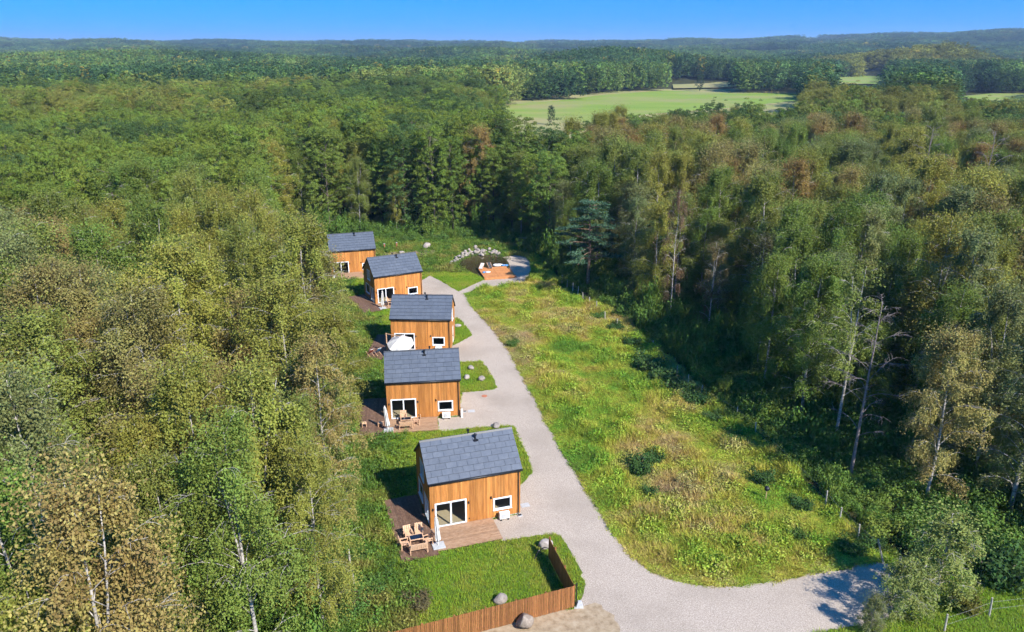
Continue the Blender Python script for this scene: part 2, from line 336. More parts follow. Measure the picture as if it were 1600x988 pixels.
# ------------------------------------------------------------------ cottages
CACHE = {}
def cached(key, fn):
    if key not in CACHE: CACHE[key] = fn()
    return CACHE[key]
def strips(mb, edges, openings, bottom, top, place, t0, t1, gap=0.0):
    """upright strips between successive edges along a wall, cut round the openings (a0, a1, z0, z1);
    place(a, depth, z) puts a point of the wall in the house, t0/t1 are the depths of the inner and outer face"""
    for a, b in zip(edges[:-1], edges[1:]):
        a2, b2 = a+gap/2, b-gap/2; mid = (a+b)/2; cuts = []
        for o0, o1, z0, z1 in openings:
            if o0-1e-6 < mid < o1+1e-6: cuts.append((z0, z1))
        segs = []; z = bottom
        for z0, z1 in sorted(cuts):
            if z0 > z+.01: segs.append((z, z0, None))
            z = z1
        segs.append((z, None, 1))
        for z0, z1, tp in segs:
            za, zb = (top(a2), top(b2)) if tp else (z1, z1)
            if min(za, zb) < z0+.01: continue
            mb.hexa([place(a2, t1, z0), place(b2, t1, z0), place(b2, t0, z0), place(a2, t0, z0)],
                    [place(a2, t1, za), place(b2, t1, zb), place(b2, t0, zb), place(a2, t0, za)])
def edges_for(length, openings, w, extra=()):
    fixed = sorted(set([0, length]+[e for o in openings for e in o[:2]]+list(extra))); out = []
    for a, b in zip(fixed[:-1], fixed[1:]):
        n = max(1, round((b-a)/w)); out += [a+(b-a)*k/n for k in range(n)]
    return out+[length]
SLOPE = (HR-HE)/(HW/2)
OP_FRONT = [(.38, 2.72, .10, 2.12), (4.9, 6.28, .72, 1.68)]
OP_LEFT = [(.40, 1.95, .10, 2.12), (2.55, 4.2, .75, 2.12), (1.85, 3.2, 2.95, 4.35)]
OP_RIGHT = [(2.15, 3.05, .10, 2.15), (1.9, 3.0, 3.1, 4.3)]
T = .14
WALLS = {'front': (HL, OP_FRONT, lambda a: HE-.02, lambda a, d, z: (a, -d, z), ()),
         'back': (HL, [], lambda a: HE-.02, lambda a, d, z: (HL-a, HW+d, z), ()),
         'left': (HW, OP_LEFT, lambda a: HE-.02+SLOPE*min(a, HW-a), lambda a, d, z: (-d, HW-a, z), (HW/2,)),
         'right': (HW, OP_RIGHT, lambda a: HE-.02+SLOPE*min(a, HW-a), lambda a, d, z: (HL+d, a, z), (HW/2,))}
def wall_mesh(side):
    L_, ops, top, place, ex = WALLS[side]
    if side == 'left': ops = [(HW-b, HW-a, c, d) for a, b, c, d in ops]
    mb = MB(); strips(mb, edges_for(L_, ops, 9, ex), ops, .05, top, place, -T, 0)
    me = mb.mesh('sheathing_'+side, M['inner'])
    cb = MB(); r = np.random.default_rng(len(side)*7+ord(side[0]))
    ed = edges_for(L_, ops, .125, ex)
    for a, b in zip(ed[:-1], ed[1:]): strips(cb, [a, b], ops, .06, top, place, .004, .024+r.uniform(0, .007), .010)
    cm = cb.mesh('boards_'+side, M['larch'])
    # every board its own tone
    at = cm.attributes.new('board', 'FLOAT', 'FACE'); n = len(cm.polygons)//6
    at.data.foreach_set('value', np.repeat(r.random(n), 6).astype(np.float32))
    return me, cm
def larch_nodes():
    t = M['larch'].node_tree; p = next(n for n in t.nodes if n.type == 'BSDF_PRINCIPLED'); src = p.inputs['Base Color'].links[0].from_socket
    a = t.nodes.new('ShaderNodeAttribute'); a.attribute_name = 'board'
    mr = t.nodes.new('ShaderNodeMapRange'); mr.inputs[3].default_value = .68; mr.inputs[4].default_value = 1.22
    h = t.nodes.new('ShaderNodeHueSaturation'); t.links.new(a.outputs['Fac'], mr.inputs[0])
    oi = t.nodes.new('ShaderNodeObjectInfo'); m2 = t.nodes.new('ShaderNodeMapRange'); m2.inputs[3].default_value = .9; m2.inputs[4].default_value = 1.08; mm = t.nodes.new('ShaderNodeMath'); mm.operation = 'MULTIPLY'
    t.links.new(oi.outputs['Random'], m2.inputs[0]); t.links.new(m2.outputs[0], mm.inputs[0]); t.links.new(mr.outputs[0], mm.inputs[1]); t.links.new(mm.outputs[0], h.inputs['Value'])
    t.links.new(src, h.inputs['Color']); t.links.new(h.outputs[0], p.inputs['Base Color'])
larch_nodes()
def glazing(parent, name, place, a0, a1, z0, z1, mull=(), key=''):
    "a frame with its panes set in an opening; place(a, depth, z)"
    def fr():
        mb = MB(); w = .075
        def b(p0, p1, q0, q1, d0=-.05, d1=.045): 
            P = [place(p0, d1, q0), place(p1, d1, q0), place(p1, d0, q0), place(p0, d0, q0)]; Q = [place(p0, d1, q1), place(p1, d1, q1), place(p1, d0, q1), place(p0, d0, q1)]
            mb.hexa(P, Q)
        b(a0-.05, a0+w, z0-.02, z1+.05); b(a1-w, a1+.05, z0-.02, z1+.05); b(a0+w, a1-w, z1-w, z1+.05); b(a0+w, a1-w, z0-.02, z0+w)
        for m in mull: b(m-.06, m+.06, z0+w, z1-w)
        return mb.mesh('frame', M['frame'])
    o = link(name, cached(('frame', key), fr), parent)
    xs = [a0+.075]+[v for m in mull for v in (m-.06, m+.06)]+[a1-.075]
    for k in range(0, len(xs), 2):
        def pn(k=k): 
            mb = MB(); p = [(xs[k], z0+.075), (xs[k+1], z0+.075), (xs[k+1], z1-.075), (xs[k], z1-.075)]
            return mb.add([place(a, -.005, z) for a, z in p], [(0, 1, 2, 3)]).mesh('pane', M['glass'])
        link('pane', cached(('pane', key, k), pn), o)
    if name == 'window':
        def sl():
            mb = MB(); mb.hexa([place(a0-.07, .11, z0-.06), place(a1+.07, .11, z0-.06), place(a1+.07, .046, z0-.06), place(a0-.07, .046, z0-.06)],
                               [place(a0-.07, .11, z0-.022), place(a1+.07, .11, z0-.022), place(a1+.07, .046, z0-.022), place(a0-.07, .046, z0-.022)])
            return mb.mesh('sill', M['frame'])
        link('sill', cached(('sill', key), sl), o)
    return o
NROW, NCOL = 7, 9
SL = math.hypot(HW/2+OH, SLOPE*(HW/2+OH)); SA = math.atan(SLOPE)
def panel_mesh(w, h):
    mb = MB(); mb.hexa([(0, 0, .012), (w, 0, .012), (w, h, 0), (0, h, 0)], [(0, 0, .042), (w, 0, .042), (w, h, .014), (0, h, .014)]); return mb.mesh('roof_panel', M['roof'])
def roof(parent, i):
    ze = HE-SLOPE*OH; yo = OH
    def deck():
        mb = MB(); th = .12
        for sgn in (0, 1):
            def P(x, y, z): return (x, y, z) if sgn == 0 else (HL-x, HW-y, z)
            b = [P(-OH, -yo, ze-.02), P(HL+OH, -yo, ze-.02), P(HL+OH, HW/2, HR-.02), P(-OH, HW/2, HR-.02)]
            t = [(x, y, z+th) for x, y, z in b]; mb.hexa(b, t)
        return mb.mesh('roof', M['roofedge'])
    rf = link('roof', cached('roofdeck', deck), parent)
    rowh = (SL-.05)/NROW; n = Vector((0, -math.sin(SA), math.cos(SA))); d = Vector((0, math.cos(SA), math.sin(SA)))
    o0 = Vector((0, -yo, ze+.10))+n*.012
    r = random.Random(50+i); stag = .5 if i in (0, 4, 3) else .0
    colw = (HL+2*OH)/NCOL
    for row in range(NROW):
        off = (stag*colw*(row % 2)+r.uniform(-.03, .03)+(.12*row % .3 if i in (1, 2) else 0)) % colw
        x = -OH; xs = [-OH]
        x = -OH+off if off > .12 else -OH+colw
        while x < HL+OH-.12: xs.append(x); x += colw
        xs.append(HL+OH)
        for a, b in zip(xs[:-1], xs[1:]):
            w = round(b-a-.02, 2); me = cached(('rp', w), lambda: panel_mesh(w, rowh-.012))
            p = o0+d*(rowh*row)+Vector((a+.010, 0, 0))+n*r.uniform(0, .006)
            link('roof_panel', me, rf, p, (SA+r.uniform(-.002, .002), 0, r.uniform(-.001, .001)))
    def back():
        mb = MB()
        for row in range(NROW):
            for c in range(NCOL):
                a = -OH+colw*c+.007; b = a+colw-.014; q = []
                for (xx, yy, hh) in [(a, 0, .012), (b, 0, .012), (b, rowh-.004, 0), (a, rowh-.004, 0), (a, 0, .034), (b, 0, .034), (b, rowh-.004, .014), (a, rowh-.004, .014)]:
                    p = o0+d*(rowh*row+yy)+n*hh; q.append((HL-xx, HW-p.y, p.z))
                mb.hexa(q[:4], q[4:])
        return mb.mesh('rear_roofing', M['roof'])
    tag(link('rear_roofing', cached('backroof', back), rf), kind='stuff')
    def ridge():
        mb = MB(); mb.hexa([(-OH-.01, HW/2-.12, HR+.05), (HL+OH+.01, HW/2-.12, HR+.05), (HL+OH+.01, HW/2+.12, HR+.05), (-OH-.01, HW/2+.12, HR+.05)],
                           [(-OH-.01, HW/2-.02, HR+.165), (HL+OH+.01, HW/2-.02, HR+.165), (HL+OH+.01, HW/2+.02, HR+.165), (-OH-.01, HW/2+.02, HR+.165)])
        return mb.mesh('ridge_cap', M['roofedge'])
    link('ridge_cap', cached('ridge', ridge), rf)
    def gutter():
        mb = MB(); pts = [(-OH, -yo-.06, ze+.03), (HL+OH, -yo-.06, ze+.03)]; mb.tube(pts, [.062, .062], 8); return mb.mesh('gutter', M['black'], True)
    link('gutter', cached('gutter', gutter), rf)
    def vent():
        mb = MB(); y = HW/2-.38; z = HR-.24
        mb.box(-.17, .17, y-.2, y+.2, z-.12, z+.06); mb.lathe([(.075, z), (.075, z+.34), (.13, z+.36), (.13, z+.46), (.05, z+.52)], 10, (0, y)); return mb.mesh('roof_vent', M['black'])
    link('roof_vent', cached('vent', vent), rf, (4.1 if i != 1 else 3.75, 0, 0))
    def pipe():
        mb = MB(); y = HW/2+.42; z = HR-.35; mb.lathe([(.07, z), (.07, z+.5), (.11, z+.52), (.11, z+.62), (.04, z+.66)], 10, (0, y)); return mb.mesh('flue', M['black'])
    if i != 4: link('flue', cached('flue', pipe), rf, (3.75 if i != 1 else 4.3, 0, 0))
    return rf
def lamp_mesh(): return MB().lathe([(.05, 0), (.06, .02), (.06, .17), (.045, .19)], 8).mesh('wall_lamp', M['black'])
LABEL_H = ['nearest larch-clad cottage, with slate roof and deck beside the brown fence', 'second nearest larch cottage, with two stools on its side deck',
           'middle larch cottage, with the open white parasol before its door', 'fourth larch cottage, its grey left gable turned to the wood', 'farthest larch cottage, half hidden by the birch at the back of the row']
def cottage(i):
    X, Y, t = HOUSES[i]; h = empty('timber_cottage', (X, Y, .02), t); tag(h, LABEL_H[i], 'house', 'row of timber cottages')
    for s in WALLS:
        a, b = cached(('wall', s), lambda: wall_mesh(s)); w = link('wall', a, h); tag(link('cladding', b, w), kind='stuff')
    def plinth(): return MB().box(-.02, HL+.02, -.02, HW+.02, -.1, .055).mesh('plinth', M['concrete'])
    link('plinth', cached('plinth', plinth), h)
    def cb():
        mb = MB()
        mb.box(-.048, .048, -.036, .034, .06, HE-.1)
        return mb.mesh('corner_board', M['larch'])
    for x in (.022, HL-.022): link('corner_board', cached('corner', cb), h, (x, 0, 0))
    def room(): return MB().box(T+.01, HL-T-.01, T+.01, HW-T-.01, .056, .09).mesh('room_floor', M['floorboards'])
    link('room_floor', cached('room', room), h)
    def ceil(): return MB().box(T+.01, HL-T-.01, T+.01, HW-T-.01, 2.45, 2.6).box(3.2, 3.3, T+.01, HW-T-.01, .1, 2.44).mesh('room_partition', M['room'])
    link('room_partition', cached('ceil', ceil), h)
    d = glazing(h, 'patio_door', lambda a, dd, z: (a, -dd, z), *OP_FRONT[0], mull=(1.55,), key='pd')
    glazing(h, 'window', lambda a, dd, z: (a, -dd, z), *OP_FRONT[1], key='fw')
    pl = lambda a, dd, z: (-dd, a, z)
    glazing(h, 'glass_door', pl, *OP_LEFT[0], mull=(1.17,), key='ld'); glazing(h, 'window', pl, *OP_LEFT[1], key='lw'); glazing(h, 'window', pl, *OP_LEFT[2], mull=(2.52,), key='lu')
    pr = lambda a, dd, z: (HL+dd, a, z)
    def dr(): return MB().box(HL-.05, HL+.05, 2.17, 3.03, .1, 2.13).mesh('door', M['white'])
    do = link('door', cached('door', dr), h)
    link('handle', cached('handle', lambda: MB().box(HL+.052, HL+.10, 2.27, 2.30, 1.0, 1.16).mesh('handle', M['black'])), do)
    glazing(h, 'window', pr, *OP_RIGHT[1], key='ru')
    roof(h, i)
    for x, z in ((.17, 1.62), (2.93, 1.72), (4.68, 1.78)): link('wall_lamp', cached('lamp', lamp_mesh), h, (x, -.09, z))
    link('vent_grille', cached('grille', lambda: MB().lathe([(.06, 0), (.05, .04)], 8).mesh('vent_grille', M['black'])), h, (2.95, -.03, .38), (math.pi/2, 0, 0))
    def dp():
        return MB().tube([(6.86, -.17, HE-.17), (6.86, -.075, HE-.4), (6.86, -.075, .2), (6.86, -.16, .08)], [.045]*4, 8).mesh('downpipe', M['black'])
    link('downpipe', cached('dp', dp), h)
    return h
for i in range(5): cottage(i)

# ------------------------------------------------------------------ decks (each board a part)
DECK_LABEL = ['brown plank deck wrapped round the nearest cottage', 'brown plank deck wrapped round the second nearest cottage', 'plank deck of the middle cottage, under the open parasol',
              'plank deck wrapped round the fourth cottage', 'plank deck of the farthest cottage with a raised front edge']
def plank(w, l): return cached(('plank', w, l), lambda: MB().box(0, w, 0, l, -.028, 0).mesh('plank', M['deck']))
def deck(i):
    X, Y, t = HOUSES[i]; z = .13 if i < 4 else .38
    o = empty('plank_deck', (X, Y, 0), t); tag(o, DECK_LABEL[i], 'deck', 'plank decks of the cottages')
    r = random.Random(i)
    yl0, yl1, xl0 = -3.2, 4.85, -2.78; n = 19; pw = (-.10-xl0)/n
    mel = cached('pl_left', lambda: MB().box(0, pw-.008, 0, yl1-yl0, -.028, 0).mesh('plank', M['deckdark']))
    mef = cached('pl_front', lambda: MB().box(0, 4.84, 0, .138, -.028, 0).mesh('plank', M['deck']))
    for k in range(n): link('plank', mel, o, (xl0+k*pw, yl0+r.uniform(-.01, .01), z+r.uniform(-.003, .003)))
    for k in range(19):
        y = -.06-.146*(k+1); link('plank', mef, o, (-.085+r.uniform(-.01, .01), y, z+r.uniform(-.003, .003)))
    j = MB().box(xl0+.03, -.13, yl0+.03, yl1-.03, .02, z-.034).box(-.06, 4.72, -2.80, -.07, .02, z-.034).mesh('joist_frame', M['deckdark'])
    link('joist_frame', j, o)
    if i == 4: link('fascia', MB().box(-.09, 4.76, -2.88, -2.85, .02, z-.005).mesh('fascia', M['deck']), o)
    return o
for i in range(5): deck(i)
DECKS = [[hw(i, *q) for q in ((-2.8, -3.22), (-.1, -3.22), (-.1, -2.85), (4.78, -2.85), (4.78, 0), (7.1, 0), (7.1, 5.1), (-.1, 5.1), (-2.8, 4.88))] for i in range(5)]

# ------------------------------------------------------------------ garden furniture
def place_in(i, x, y, z=.131, rz=0):
    p = hw(i, x, y); return (p[0], p[1], z), HOUSES[i][2]+rz
def seat_set(kind, w):
    "armchair or bench facing +y, seat width w"
    o = {}
    o['leg'] = cached(('leg', kind), lambda: MB().box(-.03, .03, -.03, .03, 0, .60).mesh('leg', M['wood']))
    o['arm'] = cached(('arm', kind), lambda: MB().box(-.045, .045, -.30, .30, .60, .635).mesh('armrest', M['wood']))
    o['seat'] = cached(('seat', w), lambda: MB().box(-w/2+.035, w/2-.035, -.28, -.12, .38, .41).box(-w/2+.035, w/2-.035, -.10, .08, .38, .41).box(-w/2+.035, w/2-.035, .10, .29, .38, .41).mesh('seat', M['wood']))
    def bk():
        mb = MB(); n = max(3, round(w/.16)); g = w/n
        for k in range(n):
            a = -w/2+.02+g*k; b = a+g-.025
            mb.hexa([(a, -.29, .42), (b, -.29, .42), (b, -.26, .42), (a, -.26, .42)], [(a, -.40, .86), (b, -.40, .86), (b, -.37, .86), (a, -.37, .86)])
        mb.hexa([(-w/2, -.405, .86), (w/2, -.405, .86), (w/2, -.355, .86), (-w/2, -.355, .86)], [(-w/2, -.415, .92), (w/2, -.415, .92), (w/2, -.365, .92), (-w/2, -.365, .92)])
        return mb.mesh('backrest', M['wood'])
    o['back'] = cached(('back', w), bk); return o
def seat_thing(name, label, cat, i, x, y, rz, w, group):
    loc, a = place_in(i, x, y, .131, rz); e = empty(name, loc, a); tag(e, label, cat, group); s = seat_set(name, w)
    for sx in (-1, 1):
        for sy in (-1, 1): link('leg', s['leg'], e, (sx*(w/2-.01), sy*.26, 0))
        link('armrest', s['arm'], e, (sx*(w/2-.01), 0, 0))
    link('seat', s['seat'], e); link('backrest', s['back'], e); return e
def table(i, x, y, label, rz=0):
    loc, a = place_in(i, x, y, .131, rz); e = empty('garden_table', loc, a); tag(e, label, 'table', 'garden tables with dark tops')
    def fr():
        mb = MB()
        for s in (-1, 1): mb.box(-.52, .52, s*.30-.035, s*.30+.035, .58, .63); mb.box(s*.485-.035, s*.485+.035, -.264, .264, .58, .63)
        return mb.mesh('table_frame', M['wood'])
    link('table_frame', cached('tfr', fr), e); link('table_top', cached('ttop', lambda: MB().box(-.449, .449, -.264, .264, .605, .622).mesh('table_top', M['glasstop'])), e)
    for sx in (-1, 1):
        for sy in (-1, 1): link('leg', cached('tleg', lambda: MB().box(-.03, .03, -.03, .03, 0, .58).mesh('leg', M['wood'])), e, (sx*.47, sy*.28, 0))
def parasol_closed(i, x, y, label, lean=0, rz=0):
    loc, a = place_in(i, x, y, .131, rz); e = empty('folded_parasol', loc, a); tag(e, label, 'parasol', 'folded white parasols')
    link('base_slab', cached('pbase', lambda: MB().box(-.45, .45, -.40, .40, 0, .09).mesh('base_slab', M['concrete'], bevel=.015)), e)
    link('pole', cached('ppole', lambda: MB().tube([(0, 0, .09), (0, 0, 2.55)], [.028, .028], 8).mesh('pole', M['acwhite'])), e, None, (0, lean, 0))
    def cl():
        mb = MB(); n = 14; r = random.Random(4); base = len(mb.v); prof = [(.07, .40), (.17, .55), (.15, .95), (.125, 1.35), (.14, 1.55), (.11, 2.0), (.07, 2.4), (.02, 2.58)]
        for rad, z in prof:
            for k in range(n):
                q = rad*(1+.32*(-1)**k)+r.uniform(-.012, .012); an = 2*math.pi*k/n; mb.v.append((q*math.cos(an), q*math.sin(an), z+r.uniform(-.02, .02)))
        for j in range(len(prof)-1):
            for k in range(n): mb.f.append((j*n+k, j*n+(k+1) % n, (j+1)*n+(k+1) % n, (j+1)*n+k))
        mb.f.append(tuple(range(n))[::-1]); mb.f.append(tuple((len(prof)-1)*n+k for k in range(n)))
        return mb.mesh('folded_canopy', M['canvas'])
    link('folded_canopy', cached('pcl', cl), e, None, (0, lean, 0))
CH, BE = 'wooden garden chairs', 'wooden garden benches'
seat_thing('garden_bench', 'pale wooden garden bench on the nearest deck, back to the lawn', 'bench', 0, -1.45, -2.5, 0, 1.25, BE)
seat_thing('garden_chair', 'left of two wooden armchairs behind the table on the nearest deck', 'chair', 0, -1.85, -.75, math.pi+.1, .58, CH)
seat_thing('garden_chair', 'right of two wooden armchairs behind the table on the nearest deck', 'chair', 0, -1.05, -.72, math.pi-.12, .58, CH)
seat_thing('garden_chair', 'wooden armchair at the left end of the bench on the nearest deck', 'chair', 0, -2.3, -1.75, -math.pi/2, .56, CH)
seat_thing('garden_chair', 'wooden armchair between the table and the folded parasol on the nearest deck', 'chair', 0, -.62, -1.85, math.pi/2+.2, .56, CH)
table(0, -1.42, -1.58, 'wooden garden table with dark glass top on the nearest deck')
parasol_closed(0, .05, -2.3, 'folded white parasol on grey slab at the corner of the nearest deck', -.05)
seat_thing('garden_bench', 'pale wooden garden bench before the second cottage door', 'bench', 1, 1.75, -2.2, .02, 1.25, BE)
seat_thing('garden_chair', 'wooden armchair at the right end of the table by the second cottage door', 'chair', 1, 2.75, -1.5, math.pi/2, .58, CH)
seat_thing('garden_chair', 'pale wooden armchair against the glass of the second cottage door', 'chair', 1, 1.5, -.55, math.pi, .58, CH)
table(1, 1.75, -1.35, 'wooden garden table with dark glass top before the second cottage door')
parasol_closed(1, .1, -2.35, 'folded white parasol on grey slab at the corner of the second deck', -.10)
def stool(x, y, rz, label):
    loc, a = place_in(1, x, y, .131, rz); e = empty('wooden_stool', loc, a); tag(e, label, 'stool', 'two wooden stools')
    link('seat', cached('stseat', lambda: MB().box(-.22, .22, -.22, .22, .36, .42).mesh('seat', M['wood'], bevel=.01)), e)
    for sx in (-1, 1): link('side_panel', cached('stside', lambda: MB().box(-.02, .02, -.21, .21, 0, .36).mesh('side_panel', M['wood'])), e, (sx*.19, 0, 0))
stool(-2.2, -1.3, .1, 'wooden stool at the outer edge of the second cottage side deck'); stool(-.65, -1.45, -.3, 'wooden stool beside the folded parasol of the second cottage')
parasol_closed(3, .15, -2.5, 'folded white parasol on grey slab at the fourth cottage deck', .04)
seat_thing('garden_chair', 'wooden armchair left of the table before the fourth cottage door', 'chair', 3, 1.7, -1.0, math.pi/2+2.5, .58, CH)
seat_thing('garden_chair', 'wooden armchair right of the table before the fourth cottage door', 'chair', 3, 2.6, -1.9, math.pi/2, .58, CH)
table(3, 1.6, -1.9, 'wooden garden table with dark glass top before the fourth cottage door')
loc, a = place_in(4, .3, -2.3, .381); e = empty('parasol_base', loc, a); tag(e, 'white slab parasol base on the farthest cottage deck', 'parasol base')
link('slab', MB().box(-.42, .42, -.36, .36, 0, .09).mesh('slab', M['white'], bevel=.02), e); link('tube', MB().lathe([(.05, .09), (.05, .35), (.035, .36)], 8).mesh('tube', M['acwhite']), e)
# the open parasol of the middle cottage: a cantilever one hung from a wooden post
loc, a = place_in(2, -.35, -1.3, .131); e = empty('open_parasol', loc, a); tag(e, 'open white cantilever parasol before the middle cottage door', 'parasol')
link('post', MB().box(-.05, .05, -.05, .05, 0, 2.52).mesh('post', M['wood']), e); link('arm', MB().bar((0, 0, 2.44), (1.75, -.95, 2.52), .07).mesh('arm', M['wood']), e)
link('base', MB().box(-.45, .45, -.45, .45, 0, .06).mesh('base', M['concrete']), e)
def canopy():
    mb = MB(); n = 8; c = Vector((1.75, -.95, 2.36)); rings = [(0, 0), (.5, -.24), (1.0, -.50), (1.6, -.86)]; tilt = Matrix.Rotation(.30, 3, 'X')
    mb.v.append(tuple(c))
    for rad, dz in rings[1:]:
        for k in range(n*3):
            a_ = 2*math.pi*k/(n*3); sag = 1-.07*abs(math.sin(a_*n/2))*rad/1.6; q = tilt @ Vector((rad*sag*math.cos(a_), rad*sag*math.sin(a_), dz-.05*abs(math.sin(a_*n/2))*rad)); mb.v.append(tuple(c+q))
    m = n*3
    for k in range(m): mb.f.append((0, 1+k, 1+(k+1) % m))
    for j in range(2):
        for k in range(m): mb.f.append((1+j*m+k, 1+(j+1)*m+k, 1+(j+1)*m+(k+1) % m, 1+j*m+(k+1) % m))
    me = mb.mesh('canopy', M['canvas']); return me
co = link('canopy', canopy(), e); sol = co.modifiers.new('thickness', 'SOLIDIFY'); sol.thickness = .012
for k in range(8):
    a_ = 2*math.pi*k/8; q = Matrix.Rotation(.30, 3, 'X') @ Vector((1.54*math.cos(a_), 1.54*math.sin(a_), -.88))
    link('rib', MB().bar((1.75, -.95, 2.31), Vector((1.75, -.95, 2.36))+q, .02).mesh('rib', M['black']), e)
def deckchair(x, y, rz, label, cloth):
    loc, a = place_in(2, x, y, .131, rz); e = empty('deck_chair', loc, a); tag(e, label, 'deck chair', 'two deck chairs')
    for s in (-1, 1):
        link('rail', MB().bar((s*.30, .55, .06), (s*.30, -.62, .95), .045).mesh('rail', M['wood']), e); link('leg', MB().bar((s*.27, -.55, .03), (s*.27, .42, .52), .04).mesh('leg', M['wood']), e)
    mb = MB(); pts = [(.50, .16), (.30, .20), (.05, .30), (-.2, .50), (-.42, .72), (-.6, .93)]
    for k in range(5):
        (y0, z0), (y1, z1) = pts[k], pts[k+1]; mb.hexa([(-.26, y0, z0), (.26, y0, z0), (.26, y1, z1), (-.26, y1, z1)], [(-.26, y0, z0+.02), (.26, y0, z0+.02), (.26, y1, z1+.02), (-.26, y1, z1+.02)])
    link('sling', mb.mesh('sling', cloth), e)
    link('towel', MB().hexa([(-.2, -.28, .58), (.2, -.28, .58), (.2, -.62, .96), (-.2, -.62, .96)], [(-.2, -.27, .61), (.2, -.27, .61), (.2, -.61, .99), (-.2, -.61, .99)]).mesh('towel', M['white']), e)
deckchair(-2.25, -2.15, .75, 'left deck chair with white towel at the edge of the middle deck', M['red']); deckchair(-1.45, -1.75, .75, 'right deck chair with pale blue sling on the middle deck', M['blue'])
# heat pump units on the gravel
def heat_pump(i, label):
    loc, a = place_in(i, 5.62, -.42, .02); e = empty('heat_pump_unit', loc, a); tag(e, label, 'heat pump', 'white heat pump units')
    link('casing', cached('hpc', lambda: MB().box(-.40, .40, -.15, .15, .12, .66).mesh('casing', M['acwhite'], bevel=.02)), e)
    def fan(): return MB().lathe([(.20, 0), (.20, .015), (.16, .02), (.03, .02)], 18).mesh('fan_grille', M['concrete'])
    link('fan_grille', cached('hpf', fan), e, (-.1, -.152, .40), (math.pi/2, 0, 0))
    for s in (-1, 1): link('foot', cached('hpft', lambda: MB().box(-.05, .05, -.17, .17, 0, .12).mesh('foot', M['black'])), e, (s*.28, 0, 0))
for i, l in enumerate(['white heat pump unit under the window of the nearest cottage', 'white heat pump unit under the window of the second cottage', 'white heat pump unit under the window of the middle cottage', 'white heat pump unit under the window of the fourth cottage']): heat_pump(i, l)
# small drains and paving by the right corners
for i, l in ((0, 'small grey gully block under the downpipe of the nearest cottage'), (1, 'small dark gully grate beside the second cottage'), (2, 'small dark gully grate beside the middle cottage')):
    x, y = ((6.9, -.33), (7.5, .8), (7.4, .6))[i]; loc, a = place_in(i, x, y, .013); e = empty('gully', loc, a); tag(e, l, 'gully')
    link('block', MB().box(-.17, .17, -.14, .14, 0, .07).mesh('block', M['concrete']), e); link('grate', MB().box(-.13, .13, -.10, .10, .072, .085).mesh('grate', M['black']), e)
for i, x, l in ((0, 7.75, 'pale blue-grey paving slab on the gravel right of the nearest cottage'), (1, 8.15, 'pale blue-grey paving slab on the gravel right of the second cottage')):
    loc, a = place_in(i, x, .9, .013); o = link('paving_slab', MB().box(-.35, .35, -.28, .28, 0, .012).box(-.30, .30, -.23, .23, .0125, .02).mesh('paving_slab', M['concrete']), None, loc, (0, 0, a)); tag(o, l, 'slab')
loc, a = place_in(1, 7.15, -.35, .013); e = empty('meter_post', loc, a); tag(e, 'short white meter post at the front right corner of the second cottage', 'post')
link('post', MB().box(-.09, .09, -.09, .09, 0, .85).mesh('post', M['white'], bevel=.01), e); link('cap', MB().box(-.10, .10, -.10, .10, .852, .88).mesh('cap', M['white']), e)
p = G(757, 619, .013); o = link('manhole_cover', MB().lathe([(.30, 0), (.30, .02), (.24, .025), (.24, .018), (.02, .02)], 18).mesh('manhole_cover', M['terracotta']), None, p); tag(o, 'small rust red manhole cover on the gravel before the lawn island', 'cover')

# ------------------------------------------------------------------ brown slat fence by the entrance
def slat_fence():
    A = Vector(G(897, 949)); B = Vector(G(858, 872)); d = Vector(G(617, 986, 1.72))-A; d.z = 0; d.normalize(); C = A+d*16.0
    root = empty('slat_fence', A); tag(root, 'brown vertical slat fence turning the corner of the front lawn', 'fence')
    h = 1.72
    slat = MB().box(-.05, .05, -.011, .011, .06, h).mesh('slat', M['fence']); post = MB().box(-.05, .05, -.05, .05, 0, h+.04).mesh('post', M['fence'], bevel=.008)
    r = random.Random(3)
    for P0, P1 in ((A, C), (A, B)):
        v = P1-P0; L_ = v.length; u = v.normalized(); n = Vector((-u.y, u.x, 0)); ang = math.atan2(u.y, u.x)
        if P1 is C: n = -n if n.y > 0 else n
        k = .12
        while k < L_:
            link('slat', slat, root, (u*k+n*(.045+r.uniform(-.004, .004)))+Vector((0, 0, r.uniform(-.012, .012))), (0, r.uniform(-.006, .006), ang+r.uniform(-.03, .03))); k += .118
        m = int(L_//2.0)+1
        for j in range(m+1):
            q = min(j*2.0, L_)
            if j == 0 and P1 is B: continue
            link('post', post, root, u*q-n*.03, (0, 0, ang))
        for z in (.35, 1.40):
            a = u*.02+Vector((0, 0, z)); b = u*L_+Vector((0, 0, z)); link('rail', MB().bar(a, b, .035, .07).mesh('rail', M['fence']), root)
    return A, B, C
FA, FB, FC = slat_fence()
o = link('gate_block', MB().hexa([(-.25, -.2, 0), (.25, -.2, 0), (.25, .2, 0), (-.25, .2, 0)], [(-.12, -.1, .45), (.12, -.1, .45), (.12, .1, .45), (-.12, .1, .45)]).mesh('gate_block', M['concrete'], bevel=.02), None, (FA.x+.35, FA.y+.05, 0)); tag(o, 'pale tapered concrete block at the outer corner of the brown fence', 'block')
e = empty('gate_post', (FA.x+.12, FA.y-.05, 0)); tag(e, 'dark metal gate post at the corner of the brown fence', 'post'); link('post', MB().box(-.04, .04, -.04, .04, 0, 1.9).mesh('post', M['black']), e); link('footing', MB().box(-.12, .12, -.12, .12, 0, .12).mesh('footing', M['concrete']), e)
e = empty('metal_frame', (FB.x-.45, FB.y+.1, 0), .7); tag(e, 'dark bent metal frame leaning beside the end of the brown fence', 'frame')
